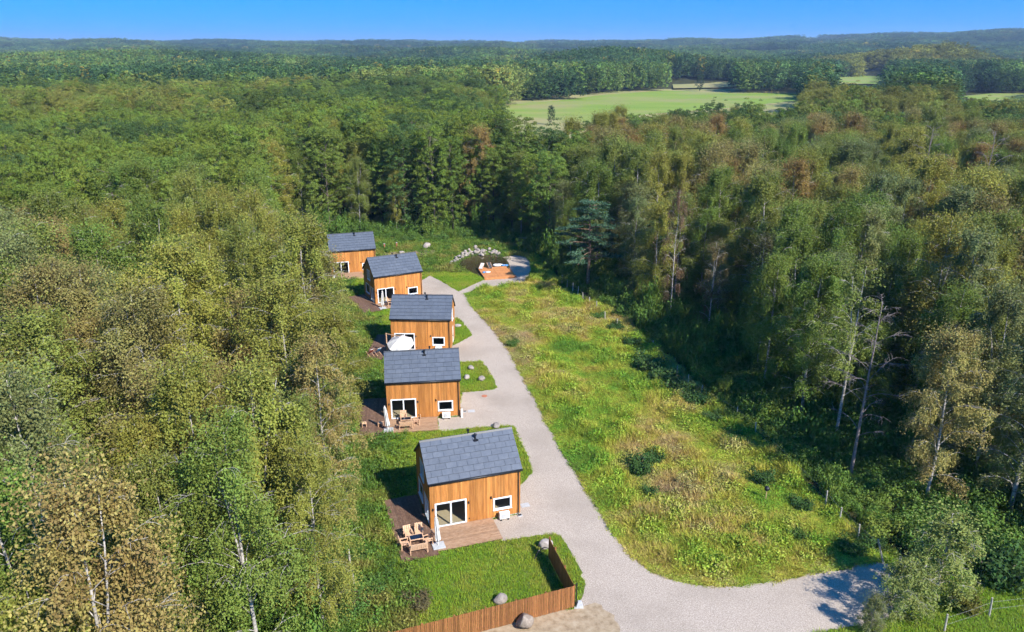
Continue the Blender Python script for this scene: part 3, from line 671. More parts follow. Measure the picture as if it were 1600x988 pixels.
link('hoop', MB().tube([(-.7, .1, .1), (-.3, .1, .62), (.15, 0, .75), (.5, -.1, .55), (.62, -.12, .02)], [.035]*5, 6).mesh('hoop', M['black']), e); link('strut', MB().tube([(-.3, .1, .62), (.2, .25, .02)], [.03, .03], 6).mesh('strut', M['black']), e)

# ------------------------------------------------------------------ boulders
def rock_mesh(seed, m, sub=3):
    bm = bmesh.new(); bmesh.ops.create_icosphere(bm, subdivisions=sub, radius=.5); r = np.random.default_rng(seed)
    ks = r.normal(0, 1, (7, 3)); ph = r.uniform(0, 6, 7); planes = [(Vector(r.normal(0, 1, 3)).normalized(), r.uniform(.30, .44)) for _ in range(9)]
    for v in bm.verts:
        p = v.co.copy()
        for n, d in planes:
            e_ = p.dot(n)-d
            if e_ > 0: p -= n*e_*.85
        q = sum(math.sin(float(np.dot(k, v.co))*4+f) for k, f in zip(ks, ph))*.012
        v.co = p*(1+q)
    me = bpy.data.meshes.new('boulder'); bm.to_mesh(me); bm.free(); me.materials.append(m); me.polygons.foreach_set('use_smooth', [True]*len(me.polygons)); return me
ROCKS = [rock_mesh(s, M['rock']) for s in range(5)]; DROCK = rock_mesh(11, M['darkrock'], 4)
def boulder(px, py, w, h, label, me, rz=0, d=None, group=None, name='boulder'):
    p = G(px, py); o = link(name, me, None, (p[0], p[1], h*.36), (0, 0, rz), (w, d or w*.85, h)); return tag(o, label, 'boulder', group)
boulder(820, 980, 1.15, 1.25, 'upright brown boulder on the sand before the brown fence', DROCK, .3)
boulder(782, 941, 1.0, .75, 'white pointed boulder behind the brown fence', ROCKS[0], .5)
boulder(852, 855, 1.15, .8, 'broad pinkish boulder at the end of the brown fence', ROCKS[1], .2)
boulder(729, 592, .8, .55, 'pale boulder in the back left of the lawn island by the second cottage', ROCKS[2], 1)
boulder(736, 577, .9, .5, 'flat pale boulder at the rear edge of the lawn island', ROCKS[3], 2); boulder(753, 595, .85, .7, 'pinkish boulder near the road corner of the lawn island', ROCKS[4], .4)
boulder(775, 668, .9, .6, 'pale boulder on the lawn edge behind the nearest roof', ROCKS[0], 1.4); boulder(715, 511, 1.0, .5, 'flat pale boulder on the lawn right of the middle cottage', ROCKS[1], .2)
boulder(667, 388, 1.8, 1.2, 'grey boulder at the end of the dirt track', ROCKS[2], .6); boulder(628, 396, 1.1, .5, 'low pale boulder on the dirt track behind the fourth cottage', ROCKS[3], .1)
STONES = []
for k in range(80):
    t = rng.random(); a = (705, 410) if t < .3 else (718, 404); px = 704+t*76; py = 411-19*math.sin(min(1, t*1.25)*math.pi*.55)+rng.normal(0, 2.6)+(3 if t > .6 else 0)
    if t > .62 and rng.random() < .5: continue
    s = rng.uniform(.4, .85); STONES.append(G(px, py)[:2]); boulder(px, py, s, s*.75, 'pale stone in the bank of stones round the far shore of the pond', ROCKS[k % 5], rng.uniform(0, 6), None, 'stones on the pond bank', 'pond_stone')

# ------------------------------------------------------------------ jetty and things round the pond
J0 = Vector(G(757, 438)); J1 = Vector(G(803.5, 435)); J3 = Vector(G(752.5, 421.5)); ju = (J1-J0); JW = ju.length; ju.normalize(); jv = Vector((-ju.y, ju.x, 0)); JD = (J3-J0).dot(jv); ja = math.atan2(ju.y, ju.x)
jt = empty('jetty', J0, ja); tag(jt, 'square orange-brown plank platform at the pond edge', 'platform')
nb = 22; bw = JD/nb
for k in range(nb):
    for s in (0, 1): link('plank', cached(('jp', s), lambda: MB().box(0, JW/2-.02, 0, bw-.012, -.035, 0).mesh('plank', M['jetty'])), jt, (s*JW/2+.01, k*bw, .36+rng.uniform(-.004, .004)))
link('frame', MB().box(.05, JW-.05, .05, JD-.05, .02, .315).mesh('frame', M['deckdark']), jt); link('fascia', MB().box(0, JW, -.03, -.004, .04, .35).mesh('fascia', M['jetty']), jt); link('step', MB().box(JW+.01, JW+.45, .3, JD-.3, 0, .18).mesh('step', M['jetty']), jt)
def jet(x, y): return J0+ju*x+jv*y
def jetty_chair(x, y, rz, label, cloth):
    q = jet(x, y); e = empty('deck_chair', (q.x, q.y, .362), ja+rz); tag(e, label, 'deck chair', 'deck chairs on the jetty')
    for s in (-1, 1): link('rail', MB().bar((s*.3, .6, .06), (s*.3, -.55, .8), .05).mesh('rail', M['wood']), e); link('leg', MB().bar((s*.27, -.5, .03), (s*.27, .4, .5), .045).mesh('leg', M['wood']), e)
    link('sling', MB().hexa([(-.26, .52, .14), (.26, .52, .14), (.26, -.5, .78), (-.26, -.5, .78)], [(-.26, .52, .17), (.26, .52, .17), (.26, -.5, .82), (-.26, -.5, .82)]).mesh('sling', cloth), e)
jetty_chair(.55, JD-.7, 2.6, 'wooden deck chair on the far left corner of the jetty', M['canvas']); jetty_chair(1.9, JD-.6, 3.3, 'wooden deck chair with dark sling at the jetty edge by the water', M['sofa'])
q = jet(.75, 2.9); e = empty('towel_pile', (q.x, q.y, .362), ja); tag(e, 'white towel and blue cloth dropped on the left of the jetty', 'towels')
link('towel', rock_mesh(31, M['white'], 2), e, (.35, 0, .08), None, (.9, .6, .35)); link('cloth', rock_mesh(32, M['blue'], 2), e, (-.3, -.15, .10), None, (.55, .5, .4))
def float_thing(px, py, m, label, s, name):
    p = G(px, py, .05); e = empty(name, p, .2); tag(e, label, 'boat'); n = 14
    mb = MB(); prof = [(.0, .02), (.35, .0), (.5, .12), (.5, .2), (.42, .22), (.36, .12), (.0, .08)]
    for r_, z in prof:
        for k in range(n): a_ = 2*math.pi*k/n; mb.v.append((r_*math.cos(a_)*2*s*(1+.15*math.cos(a_)), r_*math.sin(a_)*s, z*1.6))
    for j in range(len(prof)-1):
        for k in range(n): mb.f.append((j*n+k, j*n+(k+1) % n, (j+1)*n+(k+1) % n, (j+1)*n+k))
    link('hull', mb.mesh('hull', m, True), e); link('thwart', MB().box(-.12*s, .12*s, -.4*s, .4*s, .26, .31).mesh('thwart', M['wood']), e)
float_thing(777, 416.5, M['white'], 'small white dinghy lying in the pond behind the jetty', .85, 'dinghy'); float_thing(788, 417, M['blue'], 'small blue dinghy in the pond corner right of the white one', .6, 'dinghy')
e = empty('rail_fence', G(805, 379)); tag(e, 'pale timber rails of a low fence in the shade behind the pond', 'fence')
for x in (0, 1.6, 3.2): link('post', cached('rfp', lambda: MB().box(-.06, .06, -.06, .06, 0, 1.05).mesh('post', M['post'])), e, (x, -.4*x/1.6, 0))
for z in (.5, .95): link('rail', MB().bar((-.3, .05, z), (3.5, -.9, z), .05, .12).mesh('rail', M['post']), e)
for px, py, l in ((601, 390, 'left of two short reddish posts behind the farthest cottages'), (620, 388, 'right of two short reddish posts behind the farthest cottages')):
    e = empty('marker_post', G(px, py)); tag(e, l, 'post'); link('post', cached('mkp', lambda: MB().box(-.11, .11, -.11, .11, 0, 1.0).mesh('post', M['terracotta'], bevel=.02)), e); link('cap', cached('mkc', lambda: MB().box(-.13, .13, -.13, .13, 1.002, 1.06).mesh('cap', M['concrete'])), e)
e = empty('ball_stake', G(1196, 783)); tag(e, 'dark blue ball on a stake among the meadow herbs', 'ball'); link('stake', MB().tube([(0, 0, 0), (0, 0, .95)], [.03, .025], 6).mesh('stake', M['wood']), e); link('ball', MB().lathe([(.02, .9), (.16, .98), (.22, 1.12), (.19, 1.28), (.05, 1.36)], 12).mesh('ball', M['black'], True), e)
# wire fences: posts that the photograph shows, joined by wire
POST = [cached(('wp', k), lambda: MB().tube([(0, 0, -.1), (.01*k, .008, .7), (0, .01*k, 1.35)], [.07, .065, .055], 7).mesh('post', M['post'])) for k in range(3)]
def wire_fence(pxs, label, lean=None, h=1.35):
    e = empty('wire_fence', G(*pxs[0])); tag(e, label, 'fence'); P = [Vector(G(*q)) for q in pxs]; r = random.Random(len(pxs))
    for k, q in enumerate(P): link('post', POST[k % 3], e, q-P[0], (r.uniform(-.07, .07), r.uniform(-.07, .07)+(lean or {}).get(k, 0), r.uniform(0, 6)), (1, 1, h/1.35*r.uniform(.9, 1.1)*(1.5 if (lean or {}).get(k) else 1)))
    for z in (.55, 1.1):
        for a, b in zip(P[:-1], P[1:]): link('wire', MB().tube([a-P[0]+Vector((0, 0, z)), (a+b)/2-P[0]+Vector((0, 0, z-.05)), b-P[0]+Vector((0, 0, z))], [.006]*3, 4).mesh('wire', M['wire']), e)
wire_fence([(1380, 880), (1341, 843), (1312, 815), (1290, 790), (1180, 680), (1150, 655), (1095, 620), (1075, 605), (1057, 590), (1020, 548), (964, 512), (945, 502), (932, 486), (921, 478), (911, 470), (903, 461), (895, 455), (886, 449), (878, 443)], 'wire fence on grey posts between the meadow and the right wood', {0: .28})
wire_fence([(1475, 988), (1545, 963), (1640, 950)], 'short wire fence at the bottom right behind the young willow')
wire_fence([(504, 985), (555, 924), (547, 885)], 'grey fence posts in the weeds at the edge of the left wood')

# ------------------------------------------------------------------ plant prototypes
def leaf_mesh(name, C, Nn, size, aspect, m, var, T_=None, rg=None):
    "diamond leaves at C, facing Nn; size per leaf"
    rg = rg or np.random.default_rng(1); n = len(C); Nn = Nn/np.maximum(np.linalg.norm(Nn, axis=1, keepdims=True), 1e-6)
    t = rg.normal(0, 1, (n, 3)) if T_ is None else T_
    t = t-(t*Nn).sum(1, keepdims=True)*Nn; t /= np.maximum(np.linalg.norm(t, axis=1, keepdims=True), 1e-6); b = np.cross(Nn, t)
    s = size[:, None]; fold = Nn*s*.18
    V = np.stack([C-t*s, C-b*s*aspect+fold, C+t*s, C+b*s*aspect+fold], 1).reshape(-1, 3)
    me = bpy.data.meshes.new(name); me.vertices.add(4*n); me.vertices.foreach_set('co', V.astype(np.float32).ravel())
    me.loops.add(4*n); me.loops.foreach_set('vertex_index', np.arange(4*n, dtype=np.int32)); me.polygons.add(n)
    me.polygons.foreach_set('loop_start', np.arange(0, 4*n, 4, dtype=np.int32)); me.polygons.foreach_set('loop_total', np.full(n, 4, np.int32))
    a = me.attributes.new('leafvar', 'FLOAT', 'FACE'); a.data.foreach_set('value', np.clip(var, 0, 1).astype(np.float32))
    me.materials.append(m); me.update(calc_edges=True); return me
def limb_curve(p0, az, ln, rise, droop, n, rg, wig=.06):
    s = np.linspace(0, 1, n); d = np.array([math.cos(az), math.sin(az), 0]); sd = np.array([-d[1], d[0], 0])
    P = p0+d*(ln*s)[:, None]+np.array([0, 0, 1])*(ln*(rise*s-droop*s*s))[:, None]+sd*(np.cumsum(rg.normal(0, wig, n))*ln*s)[:, None]
    return P
def trunk_pts(H, rg, lean=.03, n=9):
    s = np.linspace(0, 1, n); w = np.cumsum(rg.normal(0, lean*H/n*1.3, (n, 2)), 0)*s[:, None]
    return np.column_stack([w[:, 0], w[:, 1], s*H])
def at_h(tp, z): return np.array([np.interp(z, tp[:, 2], tp[:, k]) for k in range(3)])
def birch_proto(seed, H, Rr, leaves, lsize, bark='birch', base=.24, sparse=1.0, limbs=30, hang=1.0, bare=False, top=1.0):
    rg = np.random.default_rng(seed); tp = trunk_pts(H, rg, .035); mb = MB(); r0 = H*.0092
    mb.tube(tp, np.linspace(r0, .02, len(tp)), 7)
    C, Nn, V, S = [], [], [], []
    if seed % 3 == 0 and not bare:      # forked stem
        k = 4; f = tp[k:].copy(); f[:, 0] += np.linspace(0, 1, len(f))*rg.uniform(-1.6, 1.6); f[:, 1] += np.linspace(0, 1, len(f))*rg.uniform(-1.6, 1.6); f[:, 2] *= .95; mb.tube(f, np.linspace(r0*.55, .02, len(f)), 6); stems = [tp, f]
    else: stems = [tp]
    per = leaves//limbs
    for k in range(limbs):
        t = base+(1-base)*((k+rg.random())/limbs)**.92; tpk = stems[k % len(stems)]; p0 = at_h(tpk, min(t, .97)*tpk[-1, 2])
        prof = max(.02, 1-((t-.42)/.63)**2)**.80 if t > .42 else (.72+.28*(t-base)/max(.42-base, .01)); prof = max(.16, prof)
        ln = Rr*prof*rg.uniform(.72, 1.12); az = k*2.39996+rg.normal(0, .35); rise = rg.uniform(.85, 1.35)*(1+.5*max(0, t-.6)); droop = rg.uniform(.55, .85)
        P = limb_curve(p0, az, ln, rise, droop, 6, rg); mb.tube(P, np.linspace(max(.014, r0*.30*(1-t*.75)), .008, 6), 4, False)
        for j in range(3 if not bare else 7):           # side branches
            s = rg.uniform(.3, .85); q = np.array([np.interp(s, np.linspace(0, 1, 6), P[:, a]) for a in range(3)]); az2 = az+rg.choice([-1, 1])*rg.uniform(.4, 1.0)
            P2 = limb_curve(q, az2, ln*rg.uniform(.25, .45), rg.uniform(.3, .9), .7, 4, rg); mb.tube(P2, np.linspace(.018, .006, 4), 3, False)
            if bare and rg.random() < .6:
                P3 = limb_curve(P2[2], az2+rg.normal(0, .7), ln*.2, .6, .4, 3, rg); mb.tube(P3, np.linspace(.01, .005, 3), 3, False)
        if bare or rg.random() > sparse: continue
        ns = max(3, int(per/26)); lv = rg.random()*.5
        for j in range(ns):
            s = rg.uniform(.28, 1.04); q = np.array([np.interp(s, np.linspace(0, 1, 6), P[:, a]) for a in range(3)])+rg.normal(0, .10, 3)*ln*np.array([1, 1, .55])
            h = rg.uniform(.6, 2.1)*hang*(.5+.5*s); m = 26; u = np.sort(rg.random(m))
            out = np.array([math.cos(az), math.sin(az), 0])*rg.uniform(0, .25)+rg.normal(0, .10, 3)
            c = q+np.outer(u, out)*h-np.outer(u, [0, 0, h])+rg.normal(0, .085+.03*hang, (m, 3)); C.append(c)
            nn = np.array([math.cos(az), math.sin(az), .55])*.55+rg.normal(0, .55, (m, 3)); Nn.append(nn); V.append(np.clip(lv+rg.random(m)*.6, 0, 1)); S.append(rg.uniform(.7, 1.25, m)*lsize)
    # leader
    m = leaves//14; u = rg.random(m); c = at_h(tp, H*.97)+rg.normal(0, 1, (m, 3))*np.array([.9, .9, .6])
    if not bare or top < .5: C.append(c); Nn.append(rg.normal(0, .6, (m, 3))+[0, 0, .5]); V.append(rg.random(m)); S.append(rg.uniform(.7, 1.2, m)*lsize)
    tm = mb.mesh('trunk', M[bark], True)
    if not C: return tm, None
    C, Nn, V, S = map(np.concatenate, (C, Nn, V, S)); return tm, leaf_mesh('crown', C, Nn, S, .62, M['leaf'], V, None, rg)
def round_proto(seed, H, Rr, leaves, lsize, base=.28, clumps=46, bark='bark', flatn=.82, mat='leaf', aspect=.7):
    "alder, oak and other round crowned trees: limbs carrying leafy masses"
    rg = np.random.default_rng(seed); tp = trunk_pts(H*.93, rg, .03); mb = MB(); r0 = H*.011; mb.tube(tp, np.linspace(r0, .03, len(tp)), 7)
    C, Nn, V, S = [], [], [], []; per = leaves//clumps
    for k in range(clumps):
        t = base+(1-base)*((k+rg.random())/clumps)**.85; prof = math.sqrt(max(.05, 1-((t-.5)/.56)**2)) if t > .5 else .62+.38*(t-base)/(.5-base)
        az = k*2.39996+rg.normal(0, .4); rad = Rr*prof*rg.choice([rg.uniform(.75, 1.05), rg.uniform(.35, .8)], p=[.72, .28]); z = t*H
        p0 = at_h(tp, max(.1*H, z-rad*.75)); q = np.array([math.cos(az)*rad, math.sin(az)*rad, z])+np.append(at_h(tp, z)[:2], 0)
        if k % 2 == 0:
            s = np.linspace(0, 1, 4)[:, None]; P = p0*(1-s)+q*s+rg.normal(0, .15, (4, 3)); mb.tube(P, np.linspace(r0*.35, .02, 4), 4, False)
        cr = rg.uniform(.75, 1.25)*Rr*.27; sub = 7; lv = rg.random()*.45
        for j in range(sub):
            sc = q+rg.normal(0, 1, 3)*cr*np.array([.62, .62, .6]); m = max(4, per//sub); d = rg.normal(0, 1, (m, 3)); d[:, 2] = np.abs(d[:, 2])*.9-.25; d /= np.linalg.norm(d, axis=1, keepdims=True)
            c = sc+d*cr*.55*np.array([1, 1, flatn])*rg.uniform(.55, 1.05, (m, 1)); C.append(c); Nn.append(d*.8+rg.normal(0, .38, (m, 3))+[0, 0, .25]); V.append(np.clip(lv+rg.random(m)*.55, 0, 1)); S.append(rg.uniform(.7, 1.25, m)*lsize)
    C, Nn, V, S = map(np.concatenate, (C, Nn, V, S)); return mb.mesh('trunk', M[bark], True), leaf_mesh('crown', C, Nn, S, aspect, M[mat], V, None, rg)
def pine_proto(seed, H, Rr, leaves, lsize):
    rg = np.random.default_rng(seed); tp = trunk_pts(H, rg, .05); mb = MB(); mb.tube(tp, np.linspace(H*.017, .04, len(tp)), 7); C, Nn, V, S, T_ = [], [], [], [], []; n = 34
    for k in range(n):
        t = .34+.66*(k/n)**.9; az = k*2.39996+rg.normal(0, .5); ln = Rr*(1.05-.7*max(0, t-.45)/.55)*rg.uniform(.55, 1.1); p0 = at_h(tp, t*H*.98); P = limb_curve(p0, az, ln, rg.uniform(.15, .5), .25, 5, rg, .08); mb.tube(P, np.linspace(.07, .02, 5), 5, False)
        for j in range(6):
            s = rg.uniform(.5, 1.05); q = np.array([np.interp(s, np.linspace(0, 1, 5), P[:, a]) for a in range(3)])+rg.normal(0, .3, 3)*[1, 1, .3]; m = leaves//(n*6); d = rg.normal(0, 1, (m, 3)); d[:, 2] = np.abs(d[:, 2])*.75; d /= np.linalg.norm(d, axis=1, keepdims=True)
            C.append(q+d*rg.uniform(.15, .62, (m, 1))*[1, 1, .55]); T_.append(d); Nn.append(np.cross(d, rg.normal(0, 1, (m, 3)))+[0, 0, .6]); V.append(rg.random(m)); S.append(rg.uniform(.7, 1.2, m)*lsize)
    C, Nn, V, S, T_ = map(np.concatenate, (C, Nn, V, S, T_)); return mb.mesh('trunk', M['pinebark'], True), leaf_mesh('crown', C, Nn, S, .3, M['needle'], V, T_, rg)
def spruce_proto(seed, H, Rr, leaves, lsize):
    rg = np.random.default_rng(seed); tp = trunk_pts(H, rg, .01); mb = MB(); mb.tube(tp, np.linspace(H*.014, .02, len(tp)), 6); C, Nn, V, S, T_ = [], [], [], [], []; n = 90
    for k in range(n):
        t = .08+.91*k/n; az = k*2.39996; ln = Rr*(1-t)**.85*rg.uniform(.8, 1.12)+.15; P = limb_curve(at_h(tp, t*H), az, ln, .12, .38, 5, rg, .03); m = int(leaves/n*(ln/Rr*1.6+.2)); u = rg.uniform(.1, 1.03, m)
        c = np.column_stack([np.interp(u, np.linspace(0, 1, 5), P[:, a]) for a in range(3)]); side = np.array([-math.sin(az), math.cos(az), 0]); w = rg.normal(0, .17, m)*ln; c = c+side*w[:, None]-np.array([0, 0, 1])*(np.abs(rg.normal(0, .12, m))+np.abs(w)*.3)[:, None]
        C.append(c); T_.append(side*np.sign(w)[:, None]*.8+np.array([math.cos(az), math.sin(az), -.3])); Nn.append(rg.normal(0, .5, (m, 3))+[0, 0, .8]); V.append(rg.random(m)); S.append(rg.uniform(.7, 1.2, m)*lsize)
    C, Nn, V, S, T_ = map(np.concatenate, (C, Nn, V, S, T_)); return mb.mesh('trunk', M['pinebark'], True), leaf_mesh('crown', C, Nn, S, .4, M['needle'], V, T_, rg)
def shrub_proto(seed, leaves, lsize, tall=1.0):
    rg = np.random.default_rng(seed); mb = MB(); C, Nn, V, S = [], [], [], []
    for k in range(14):
        az = k*2.4+rg.normal(0, .3); P = limb_curve(np.zeros(3), az, rg.uniform(.3, .9), 1.3*tall, .5*tall, 4, rg, .1); mb.tube(P, np.linspace(.03, .008, 4), 4, False); m = leaves//14; d = rg.normal(0, 1, (m, 3)); d /= np.linalg.norm(d, axis=1, keepdims=True); c = P[3]*rg.uniform(.35, 1.02, (m, 1))+d*rg.uniform(.1, .42, (m, 1)); c[:, 2] = np.abs(c[:, 2])
        C.append(c); Nn.append(d+rg.normal(0, .4, (m, 3))+[0, 0, .4]); V.append(np.clip(rg.random()*.4+rg.random(m)*.6, 0, 1)); S.append(rg.uniform(.7, 1.3, m)*lsize)
    C, Nn, V, S = map(np.concatenate, (C, Nn, V, S)); return mb.mesh('stem', M['bark']), leaf_mesh('foliage', C, Nn, S, .65, M['leaf'], V, None, rg)
def tuft_mesh(seed, blades, h, spread, w, lean=.5):
    rg = np.random.default_rng(seed); V, F, L_ = [], [], []
    for k in range(blades):
        a = rg.uniform(0, 6.283); r = spread*math.sqrt(rg.random()); p = np.array([math.cos(a)*r, math.sin(a)*r, 0]); d = rg.uniform(0, 6.283); hh = h*rg.uniform(.55, 1.15); ln = lean*rg.uniform(.2, 1.2)*hh
        t = np.array([math.cos(d), math.sin(d), 0]); b = np.array([-t[1], t[0], 0])*w*rg.uniform(.6, 1.3); n = len(V)
        V += [p-b, p+b, p+t*ln*.3+b*.8+[0, 0, hh*.6], p+t*ln*.3-b*.8+[0, 0, hh*.6], p+t*ln+[0, 0, hh]]; F += [(n, n+1, n+2, n+3), (n+3, n+2, n+4)]; v = rg.random(); L_ += [v, v]
    me = bpy.data.meshes.new('tuft'); me.from_pydata([tuple(v) for v in V], [], F); at = me.attributes.new('leafvar', 'FLOAT', 'FACE'); at.data.foreach_set('value', np.array(L_, np.float32)); me.materials.append(M['grass']); me.update(); return me
def herb_mesh(seed, n, h, spread, lsize):
    rg = np.random.default_rng(seed); C = np.column_stack([rg.normal(0, spread*.5, n), rg.normal(0, spread*.5, n), rg.uniform(.15, 1, n)*h]); d = np.column_stack([C[:, 0], C[:, 1], np.full(n, .25)])
    return leaf_mesh('herb', C, d+rg.normal(0, .3, (n, 3)), rg.uniform(.6, 1.3, n)*lsize, .55, M['grass'], rg.random(n), None, rg)

HIDDEN = {}
def proto_collection(name, meshes):
    "prototypes kept outside the scene, only for scattering"
    c = bpy.data.collections.new(name)
    for k, me in enumerate(meshes): c.objects.link(bpy.data.objects.new('%s_%02d' % (name, k), me))
    return c
def scatter(name, P, rot, scl, idx, tint, coll, label=None, cat=None, coll2=None):
    "one object whose points each carry a plant: uncountable growth only"
    n = len(P); me = bpy.data.meshes.new(name); me.vertices.add(n); me.vertices.foreach_set('co', np.asarray(P, np.float32).ravel())
    for an, ty, arr in (('rot', 'FLOAT_VECTOR', rot), ('scl', 'FLOAT_VECTOR', scl), ('tint', 'FLOAT_VECTOR', tint)):
        at = me.attributes.new(an, ty, 'POINT'); at.data.foreach_set('vector', np.asarray(arr, np.float32).ravel())
    at = me.attributes.new('idx', 'INT', 'POINT'); at.data.foreach_set('value', np.asarray(idx, np.int32)); me.update()
    o = link(name, me); tag(o, label, cat, kind='stuff')
    g = bpy.data.node_groups.new(name, 'GeometryNodeTree'); g.interface.new_socket('Geometry', in_out='INPUT', socket_type='NodeSocketGeometry'); g.interface.new_socket('Geometry', in_out='OUTPUT', socket_type='NodeSocketGeometry')
    N = g.nodes.new; gi = N('NodeGroupInput'); go = N('NodeGroupOutput'); ip = N('GeometryNodeInstanceOnPoints'); ci = N('GeometryNodeCollectionInfo'); ci.inputs['Collection'].default_value = coll; ci.inputs['Separate Children'].default_value = True; ci.inputs['Reset Children'].default_value = True
    def attr(nm, ty): a = N('GeometryNodeInputNamedAttribute'); a.data_type = ty; a.inputs['Name'].default_value = nm; return a.outputs['Attribute']
    er = N('FunctionNodeEulerToRotation'); L_ = g.links.new
    L_(gi.outputs[0], ip.inputs['Points']); L_(ci.outputs[0], ip.inputs['Instance']); ip.inputs['Pick Instance'].default_value = True
    L_(attr('idx', 'INT'), ip.inputs['Instance Index']); L_(attr('rot', 'FLOAT_VECTOR'), er.inputs[0]); L_(er.outputs[0], ip.inputs['Rotation']); L_(attr('scl', 'FLOAT_VECTOR'), ip.inputs['Scale']); out = ip.outputs[0]
    if coll2:
        i2 = N('GeometryNodeInstanceOnPoints'); c2 = N('GeometryNodeCollectionInfo'); c2.inputs['Collection'].default_value = coll2; c2.inputs['Separate Children'].default_value = True; c2.inputs['Reset Children'].default_value = True
        i2.inputs['Pick Instance'].default_value = True; L_(gi.outputs[0], i2.inputs['Points']); L_(c2.outputs[0], i2.inputs['Instance'])
        for k in ('Instance Index', 'Rotation', 'Scale'): L_(ip.inputs[k].links[0].from_socket, i2.inputs[k])
        j = N('GeometryNodeJoinGeometry'); L_(ip.outputs[0], j.inputs[0]); L_(i2.outputs[0], j.inputs[0]); out = j.outputs[0]
    L_(out, go.inputs[0])
    md = o.modifiers.new('scatter', 'NODES'); md.node_group = g; return o

# ------------------------------------------------------------------ woods
PAL = {'olive': (.205, .240, .054), 'yellow olive': (.275, .275, .056), 'brown': (.290, .245, .082), 'green': (.160, .225, .044), 'grey green': (.205, .235, .085),
       'fresh green': (.185, .250, .040), 'dark green': (.085, .140, .040), 'bronze': (.300, .205, .068), 'gold': (.34, .27, .045)}
BIRCH = [birch_proto(100+k, 17, (3.7, 3.3, 3.9, 3.4, 3.7, 3.2)[k], 33000, .076, base=(.10, .14, .08, .16, .12, .2)[k], limbs=38, hang=(1.2, 1.0, 1.5, .9, 1.3, 1.1)[k]) for k in range(6)]
BIRCH += [birch_proto(120, 17, 3.4, 26000, .095, base=.12, limbs=24, hang=1.8), birch_proto(121, 17, 3.0, 24000, .075, base=.1, limbs=46, hang=.7)]
ALDER = [round_proto(200+k, 19, (3.6, 4.0, 3.3, 3.8, 3.5)[k], 26000, .098, base=(.12, .18, .15, .24, .1)[k], clumps=(60, 64, 56, 58, 62)[k]) for k in range(5)]
SPARSE = [birch_proto(300+k, 17, 2.9, 9500, .08, base=.22, limbs=30, sparse=.8, bark='birch') for k in range(2)]
DEAD = [birch_proto(310+k, 16.5, 3.2, 0, .1, base=.25, limbs=20, bark='deadbark', bare=True) for k in range(2)]
PINE = pine_proto(400, 14, 4.2, 14000, .14); SPRUCE = [spruce_proto(410+k, 17, 2.9, 11000, .13) for k in range(2)]
YOUNG = birch_proto(421, 7.2, 1.9, 15000, .068, base=.04, limbs=40, hang=.55); WILLOW = birch_proto(422, 5.6, 2.3, 13000, .07, base=.04, limbs=36, hang=.6)
SHRUB = [shrub_proto(430+k, 2200, .06, (1.0, 1.3, .8)[k]) for k in range(3)]
LOW = [round_proto(500+k, 16, (3.4, 3.0, 3.6, 3.2)[k], 900, .34, base=.15, clumps=(22, 18, 24, 20)[k]) for k in range(4)]
MEADOW = road_px_right+GP(FOREST_EDGE_R)[:-1]
fe = np.array(GP(FOREST_EDGE_R)); off = np.interp(np.arange(len(fe)), [0, 2, 6, 9, 11, 13], [4.2, 5.4, 5.2, 4.6, 3.0, 3.0]); dirs = np.gradient(fe, axis=0); nrm = np.column_stack([dirs[:, 1], -dirs[:, 0]]); nrm /= np.linalg.norm(nrm, axis=1, keepdims=True)
WOODEDGE_R = fe+nrm*off[:, None]
el = np.array(GP(EDGE_L)); CLEAR = [tuple(q) for q in el-np.column_stack([np.interp(np.arange(len(el)), [0, 2, 3, 4, 5, 6, 7, 9], [.2, .4, .7, 1.4, 2.8, 5.0, 8, 8]), np.zeros(len(el))])]+[tuple(q) for q in (G(560, 370)[:2], G(640, 370)[:2], G(700, 369)[:2], G(760, 367)[:2])]+[tuple(q) for q in WOODEDGE_R[::-1]]+[(47, 47), (54, 43), (56, 4), (-13.5, 4), (-13.5, 30)]

GAP = [GP([(742, 318), (800, 335), (850, 337), (905, 325), (930, 288), (1000, 280), (1100, 257), (1255, 250), (1262, 156), (1245, 147), (1110, 143), (1040, 141), (950, 147), (870, 157), (800, 163), (762, 168), (742, 182)])]+FIELD_POLYS
def sample(x0, x1, y0, y1, s, seed):
    r = np.random.default_rng(seed); X, Y = np.meshgrid(np.arange(x0, x1, s), np.arange(y0, y1, s)); P = np.column_stack([X.ravel(), Y.ravel()]); P[:, 0] += (np.round(P[:, 1]/s) % 2)*s/2; return P+r.uniform(-.42, .42, P.shape)*s
def in_frame(P, z=10, mx=170, my=420):
    c, s = math.cos(PITCH), math.sin(PITCH); Z = z-CAM_H; d = P[:, 1]*c-Z*s; px = 800+FPX*P[:, 0]/np.maximum(d, 1); py = 494-FPX*(Z*c+P[:, 1]*s)/np.maximum(d, 1)
    return (d > 6) & (px > -mx) & (px < 1600+mx) & (py < 988+my)
SPECIAL = []     # places kept free for the trees set by hand
def keep_free(P, rad=2.6):
    ok = np.ones(len(P), bool)
    for x, y, r_ in SPECIAL: ok &= np.hypot(P[:, 0]-x, P[:, 1]-y) > r_
    return ok
def tree(name, proto, loc, h, base_h, tint, label, cat='tree', group=None, rz=None, wide=1.0, parts=('trunk', 'crown')):
    s = h/base_h; e = empty(name, (loc[0], loc[1], 0), rng.uniform(0, 6.28) if rz is None else rz); e.scale = (s*wide, s*wide, s)
    tag(e, label, cat, group); link(parts[0], proto[0], e)
    if proto[1] is not None: c = link(parts[1], proto[1], e); c['tint'] = tuple(tint)
    return e
def top_at(px, py, y):      # height of something at distance y whose top shows at row py
    u = -(py-494)/FPX; c, s = math.cos(PITCH), math.sin(PITCH); return CAM_H+y*(-s+u*c)/(c+u*s)
